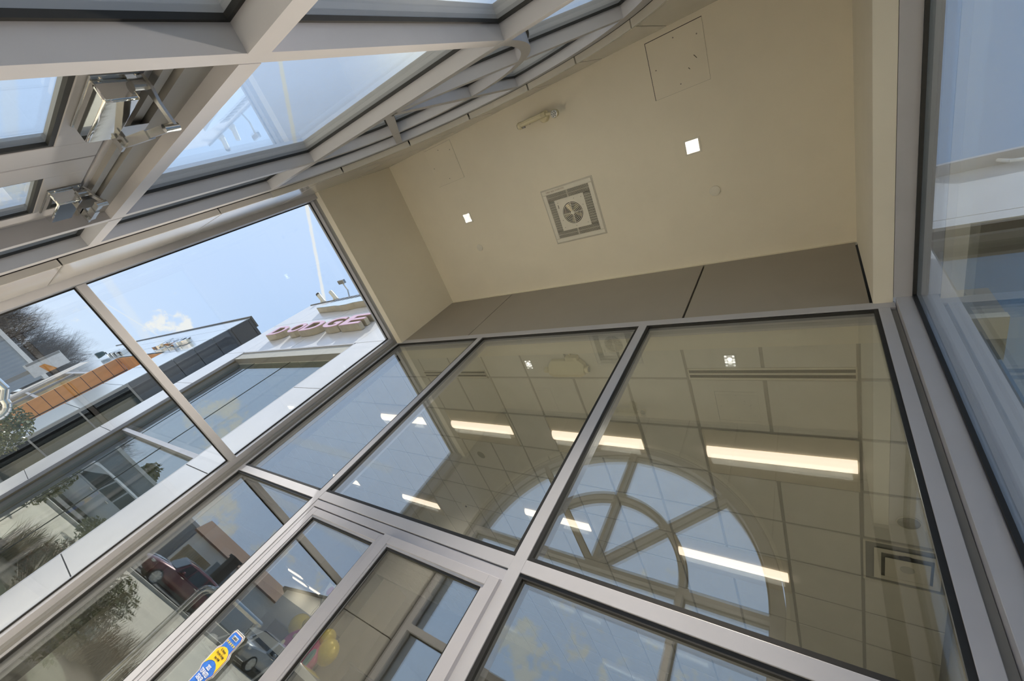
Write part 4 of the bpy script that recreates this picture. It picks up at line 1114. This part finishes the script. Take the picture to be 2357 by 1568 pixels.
link('pole', MB().box(-50.25, -49.95, 1.05, 1.35, -1.5, 1.9), ALU_GREY, t)


# ------------------------------------------------------------------ trees and planting
BARK = mat('grey_bark', (.10, .085, .075), .9, 0, .2, 4)
def bare_tree(loc, hgt, seed, label):
    rnd = random.Random(seed); mb_ = MB()
    def grow(p, d, L, r, lvl):
        q = p; seg = 3 if lvl < 3 else 2
        for s in range(seg):
            d = (d + Vector((rnd.uniform(-.18, .18), rnd.uniform(-.18, .18), rnd.uniform(-.05, .14)))).normalized()
            q2 = q + d * (L / seg); mb_.cyl(q, q2, r, r * .8, 4 if lvl > 1 else 6, caps=False); r *= .8; q = q2
            if lvl < 5 and s > 0 or lvl < 2:
                for k in range(3 if lvl < 2 else 2):
                    a = rnd.uniform(0, 6.28); sp = rnd.uniform(.5, 1.0)
                    nd = (d + Vector((math.cos(a) * sp, math.sin(a) * sp, rnd.uniform(-.1, .4)))).normalized()
                    grow(q, nd, L * rnd.uniform(.55, .78), r * .62, lvl + 1)
        if lvl < 5: grow(q, d, L * .65, r * .7, lvl + 1)
    grow(Vector((0, 0, 0)), Vector((0, 0, 1)), hgt * .36, hgt * .034, 0)
    t = thing('bare_tree', label, 'tree', loc, 0, 'bare trees behind the corrugated building')
    top = max(v.z for v in mb_.v); k = hgt / top
    for v in mb_.v: v *= k
    # split trunk and crown by height
    link('branches', mb_, BARK, t, local=True)
    return t
for i, (x, y, h_) in enumerate(((-67, -5.2, 8.0), (-77, -1.7, 10.4), (-67, 2.2, 9.4), (-96, -14.0, 11.5), (-88, .4, 12.8), (-99, 3.6, 13.5), (-90, -6.6, 12.0), (-112, 3.0, 16.5), (-112, -5.6, 14.5))):
    bare_tree((x, y, -1.5), h_, 11 + i, ['leftmost dense bare tree over the white roof edge', 'second bare tree from the left over the roof edge', 'bare tree above the middle of the roof edge', 'tall forked bare tree behind the white sign box',
              'bare tree to the right of the white sign box', 'bare tree beside the hooded lamp', 'low bare tree at the end of the white front', 'faint far bare tree at the left edge', 'faint far bare tree behind the sign box'][i])

def leafy(name, label, cat, loc, rx, ry, rz, n, leaf_m, seed, size=.05, stem=True, group=None):
    rnd = random.Random(seed); t = thing(name, label, cat, loc, 0, group); f = MB()
    for k in range(n):
        u = Vector((rnd.gauss(0, 1), rnd.gauss(0, 1), rnd.gauss(0, 1))).normalized() * (rnd.random() ** .4)
        p = Vector((u.x * rx, u.y * ry, rz + u.z * rz)); a = Vector((rnd.uniform(-1, 1), rnd.uniform(-1, 1), rnd.uniform(-1, 1))).normalized(); b = a.orthogonal().normalized()
        s = size * rnd.uniform(.6, 1.4)
        f.add([p - a * s, p + b * s * .5, p + a * s, p - b * s * .5], [(0, 1, 2, 3)])
    fo = link('foliage', f, leaf_m, t, local=True)
    if stem:
        s_ = MB()
        for k in range(6):
            s_.cyl((rnd.uniform(-.05, .05), rnd.uniform(-.05, .05), 0), (rnd.uniform(-.6, .6) * rx, rnd.uniform(-.6, .6) * ry, rz * 1.2), .02, .008, 6)
        link('stems', s_, BARK, t, local=True)
    return t
LEAF = mat('glossy_leaf', (.07, .10, .025), .25, 0, .4, 5, col2=(.13, .13, .05))
leafy('shrub', 'glossy green shrub in front of the portal building at the left edge', 'shrub', (-16.4, 1.30, -1.5), .75, .62, .80, 2600, LEAF, 3, .05)
leafy('shrub', 'reddish green shrub in the planting bed below the facade window', 'shrub', (-9.6, 1.15, -1.494), .55, .45, .42, 1500, mat('olive_leaf', (.10, .085, .03), .4, 0, .4, 5, col2=(.22, .10, .05)), 4, .04)
leafy('shrub', 'yellow green shrub at the road edge of the planting bed', 'shrub', (-10.2, -.55, -1.494), .60, .5, .42, 1500, mat('lime_leaf', (.15, .16, .03), .4, 0, .4, 5), 5, .04)
leafy('shrub', 'low bushy green shrub beside the vestibule corner', 'shrub', (-7.2, .95, -1.494), .55, .5, .40, 1500, LEAF, 6, .04)
leafy('round_tree', 'round evergreen tree behind the corrugated building', 'tree', (-72, -15, -1.5), 1.7, 1.7, 3.4, 1800, LEAF, 7, .28)
for q, (x, y, lb) in enumerate(((-14.6, -.9, 'clipped green hedge shrub left of the planting bed'), (-17.2, -1.5, 'broad green hedge shrub further along the lot'), (-20.2, -2.0, 'far green hedge shrub near the parked van'))):
    leafy('shrub', lb, 'shrub', (x, y, -1.5), 1.0, .7, .48, 1500, LEAF, 20 + q, .055)
bed = thing('planting_bed', 'dark mulched planting bed in front of the facade window', 'planting bed', (-9.3, .3, -1.5))
link('soil', MB().box(-12.6, -6.4, -1.1, 1.75, -1.52, -1.495), mat('dark_mulch', (.05, .038, .028), .95, 0, .4, 8, .5, 20), bed)
rg = random.Random(8)
for gx0, gx1, lb in ((-12.4, -10.95, 'dry ornamental grasses at the far end of the planting bed'), (-8.75, -8.25, 'dry ornamental grasses in the near part of the planting bed')):
    gm = MB()
    for k in range(55):
        cx, cy_ = rg.uniform(gx0, gx1), rg.uniform(-.95, 1.5)
        for b in range(30):
            a = rg.uniform(0, 6.28); l = rg.uniform(.25, .62); sp = rg.uniform(.1, .45)
            p0 = Vector((cx + rg.uniform(-.05, .05), cy_ + rg.uniform(-.05, .05), -1.495)); p1 = p0 + Vector((math.cos(a) * sp * .4, math.sin(a) * sp * .4, l * .7)); p2 = p0 + Vector((math.cos(a) * sp, math.sin(a) * sp, l))
            n = Vector((-math.sin(a), math.cos(a), 0)) * .006
            gm.add([p0 - n, p0 + n, p1 + n * .8, p1 - n * .8, p2], [(0, 1, 2, 3), (3, 2, 4)])
    tag(link('ornamental_grass', gm, mat('dry_grass', (.17, .14, .06), .6, 0, .4, 3, col2=(.30, .22, .14)), origin=((gx0 + gx1) / 2, .3, -1.495)), lb, 'grass', kind='stuff')
kb = link('kerb', MB().box(-25.2, -24.9, -30, 1.0, -1.515, -1.38), mat('kerb_concrete', (.5, .48, .43), .85), origin=(-25, -14, -1.5)); tag(kb, 'pale kerb along the far side of the lot', kind='structure')
asp = link('asphalt_strip', MB().box(-40, -25.2, -40, 1.0, -1.514, -1.505), mat('dark_asphalt', (.055, .055, .058), .9, 0, .2, 2, .3, 30), origin=(-32, -14, -1.5)); tag(asp, 'dark asphalt parking strip beyond the kerb', kind='structure')
vehicle('car', 'dark red sport utility car reflected in the lower left showroom bay', (-27.6, -9.6, -1.5), math.radians(97), red_p, 4.8, 1.92, 1.68)
vehicle('car', 'dark blue car parked behind the red car', (-31.5, -11.2, -1.5), math.radians(100), mat('dark_blue_paint', (.03, .045, .06), .18, .2, .05, 2, coat=1.0), 4.7, 1.85, 1.75)
vehicle('car', 'light grey car parked past the rear of the red car', (-24.0, -14.3, -1.5), math.radians(80), mat('silver_paint', (.42, .43, .44), .2, .3, .03, 2, coat=1.0), 4.7, 1.86, 1.72)
vehicle('car', 'tall white van reflected in the facade window', (-28.8, -2.9, -1.5), math.radians(92), white_p, 5.4, 1.95, 2.05, boxy=True)

def far_house(label, loc, rot, L, Wd, eave, ridge, wallc, roofc, door=None, name='house'):
    t = thing(name, label, 'building', loc, rot)
    link('walls', MB().prism([(-Wd / 2, 0), (Wd / 2, 0), (Wd / 2, eave), (0, ridge - .1), (-Wd / 2, eave)], 'x', -L / 2, L / 2), wallc, t, local=True)
    r = MB()
    for s in (-1, 1):
        r.prism([(s * (Wd / 2 + .3), eave - .12), (0, ridge - .02), (0, ridge + .12), (s * (Wd / 2 + .3), eave + .04)], 'x', -L / 2 - .35, L / 2 + .35)
    link('roof', r, roofc, t, local=True)
    if door:
        for x, w_, z0, z1, mm, nm in door:
            link(nm, MB().box(x - w_ / 2, x + w_ / 2, -Wd / 2 - .06, -Wd / 2 + .02, z0, z1), mm, t, local=True)
    return t
gwall = mat('pale_grey_siding', (.74, .76, .78), .7, 0, .06, 1, stretch=(.3, .3, 4))
far_house('pale grey garage with a red brown roof across the lot', (-48, -25.5, -1.5), math.radians(118), 16, 8, 3.6, 5.0, gwall, mat('red_brown_shingle', (.19, .095, .06), .85, 0, .15, 3),
          [(2.6, 4.2, 0, 2.9, mat('slate_door', (.20, .23, .27), .5), 'garage_door'), (-3.0, .9, 0, 2.1, BLACK, 'entry_door'), (6.0, 1.2, 1.0, 2.2, BLACK, 'window')])
t = thing('chimney_stack', 'dark square chimney stack beside the garage roof', 'chimney', (-41.5, -17.8, -1.5))
link('stack', MB().box(-41.9, -41.1, -18.4, -17.6, -1.5, 2.1), mat('dark_brick', (.06, .055, .05), .9), t)
link('cap', MB().box(-42.0, -41.0, -18.5, -17.5, 2.1, 2.3), mat('dark_brick', (.06, .055, .05), .9), t)
far_house('white gabled house end with a small vent seen in the door glass', (-34.0, -24.5, -1.5), math.radians(41), 12, 7.5, 4.0, 5.6, mat('white_siding', (.80, .80, .79), .7, 0, .05, 1, stretch=(.3, .3, 4)), mat('grey_shingle', (.16, .16, .16), .85), [(0, 1.2, 1.0, 2.4, BLACK, 'window')])
t = thing('slatted_fence', 'sunlit tan slatted fence panel beside the garage', 'fence', (-42, -15.6, -1.5))
fm = MB()
for k in range(14): fm.box(-42.1, -42.0, -17.0 + k * .2, -16.83 + k * .2, -1.45, .85)
link('slats', fm, mat('tan_boards', (.50, .38, .22), .7, 0, .15, 2), t)
link('rail', MB().box(-42.16, -42.1, -17, -14.2, -.9, -.75).box(-42.16, -42.1, -17, -14.2, .4, .55), mat('tan_boards', (.50, .38, .22), .7, 0, .15, 2), t)

# chrome handrail just outside the left glazing
t = thing('chrome_handrail', 'polished bent steel handrail just outside the left glazing', 'handrail', (-6.2, .3, -1.5))
pts = [(-6.2, .40, -1.5), (-6.2, .40, -.15)] + [(-6.2, .40 - .12 * (1 - math.cos(a)), -.15 + .12 * math.sin(a)) for a in (.3, .6, .9, 1.2, 1.57)] + [(-6.2, .20, .03), (-6.2, -.6, .03)] 
link('rail', MB().tube(pts, .035, 14), CHROME, t, smooth=40)
link('post', MB().cyl((-6.2, -.55, -1.5), (-6.2, -.55, .03), .035, n=14), CHROME, t, smooth=40)
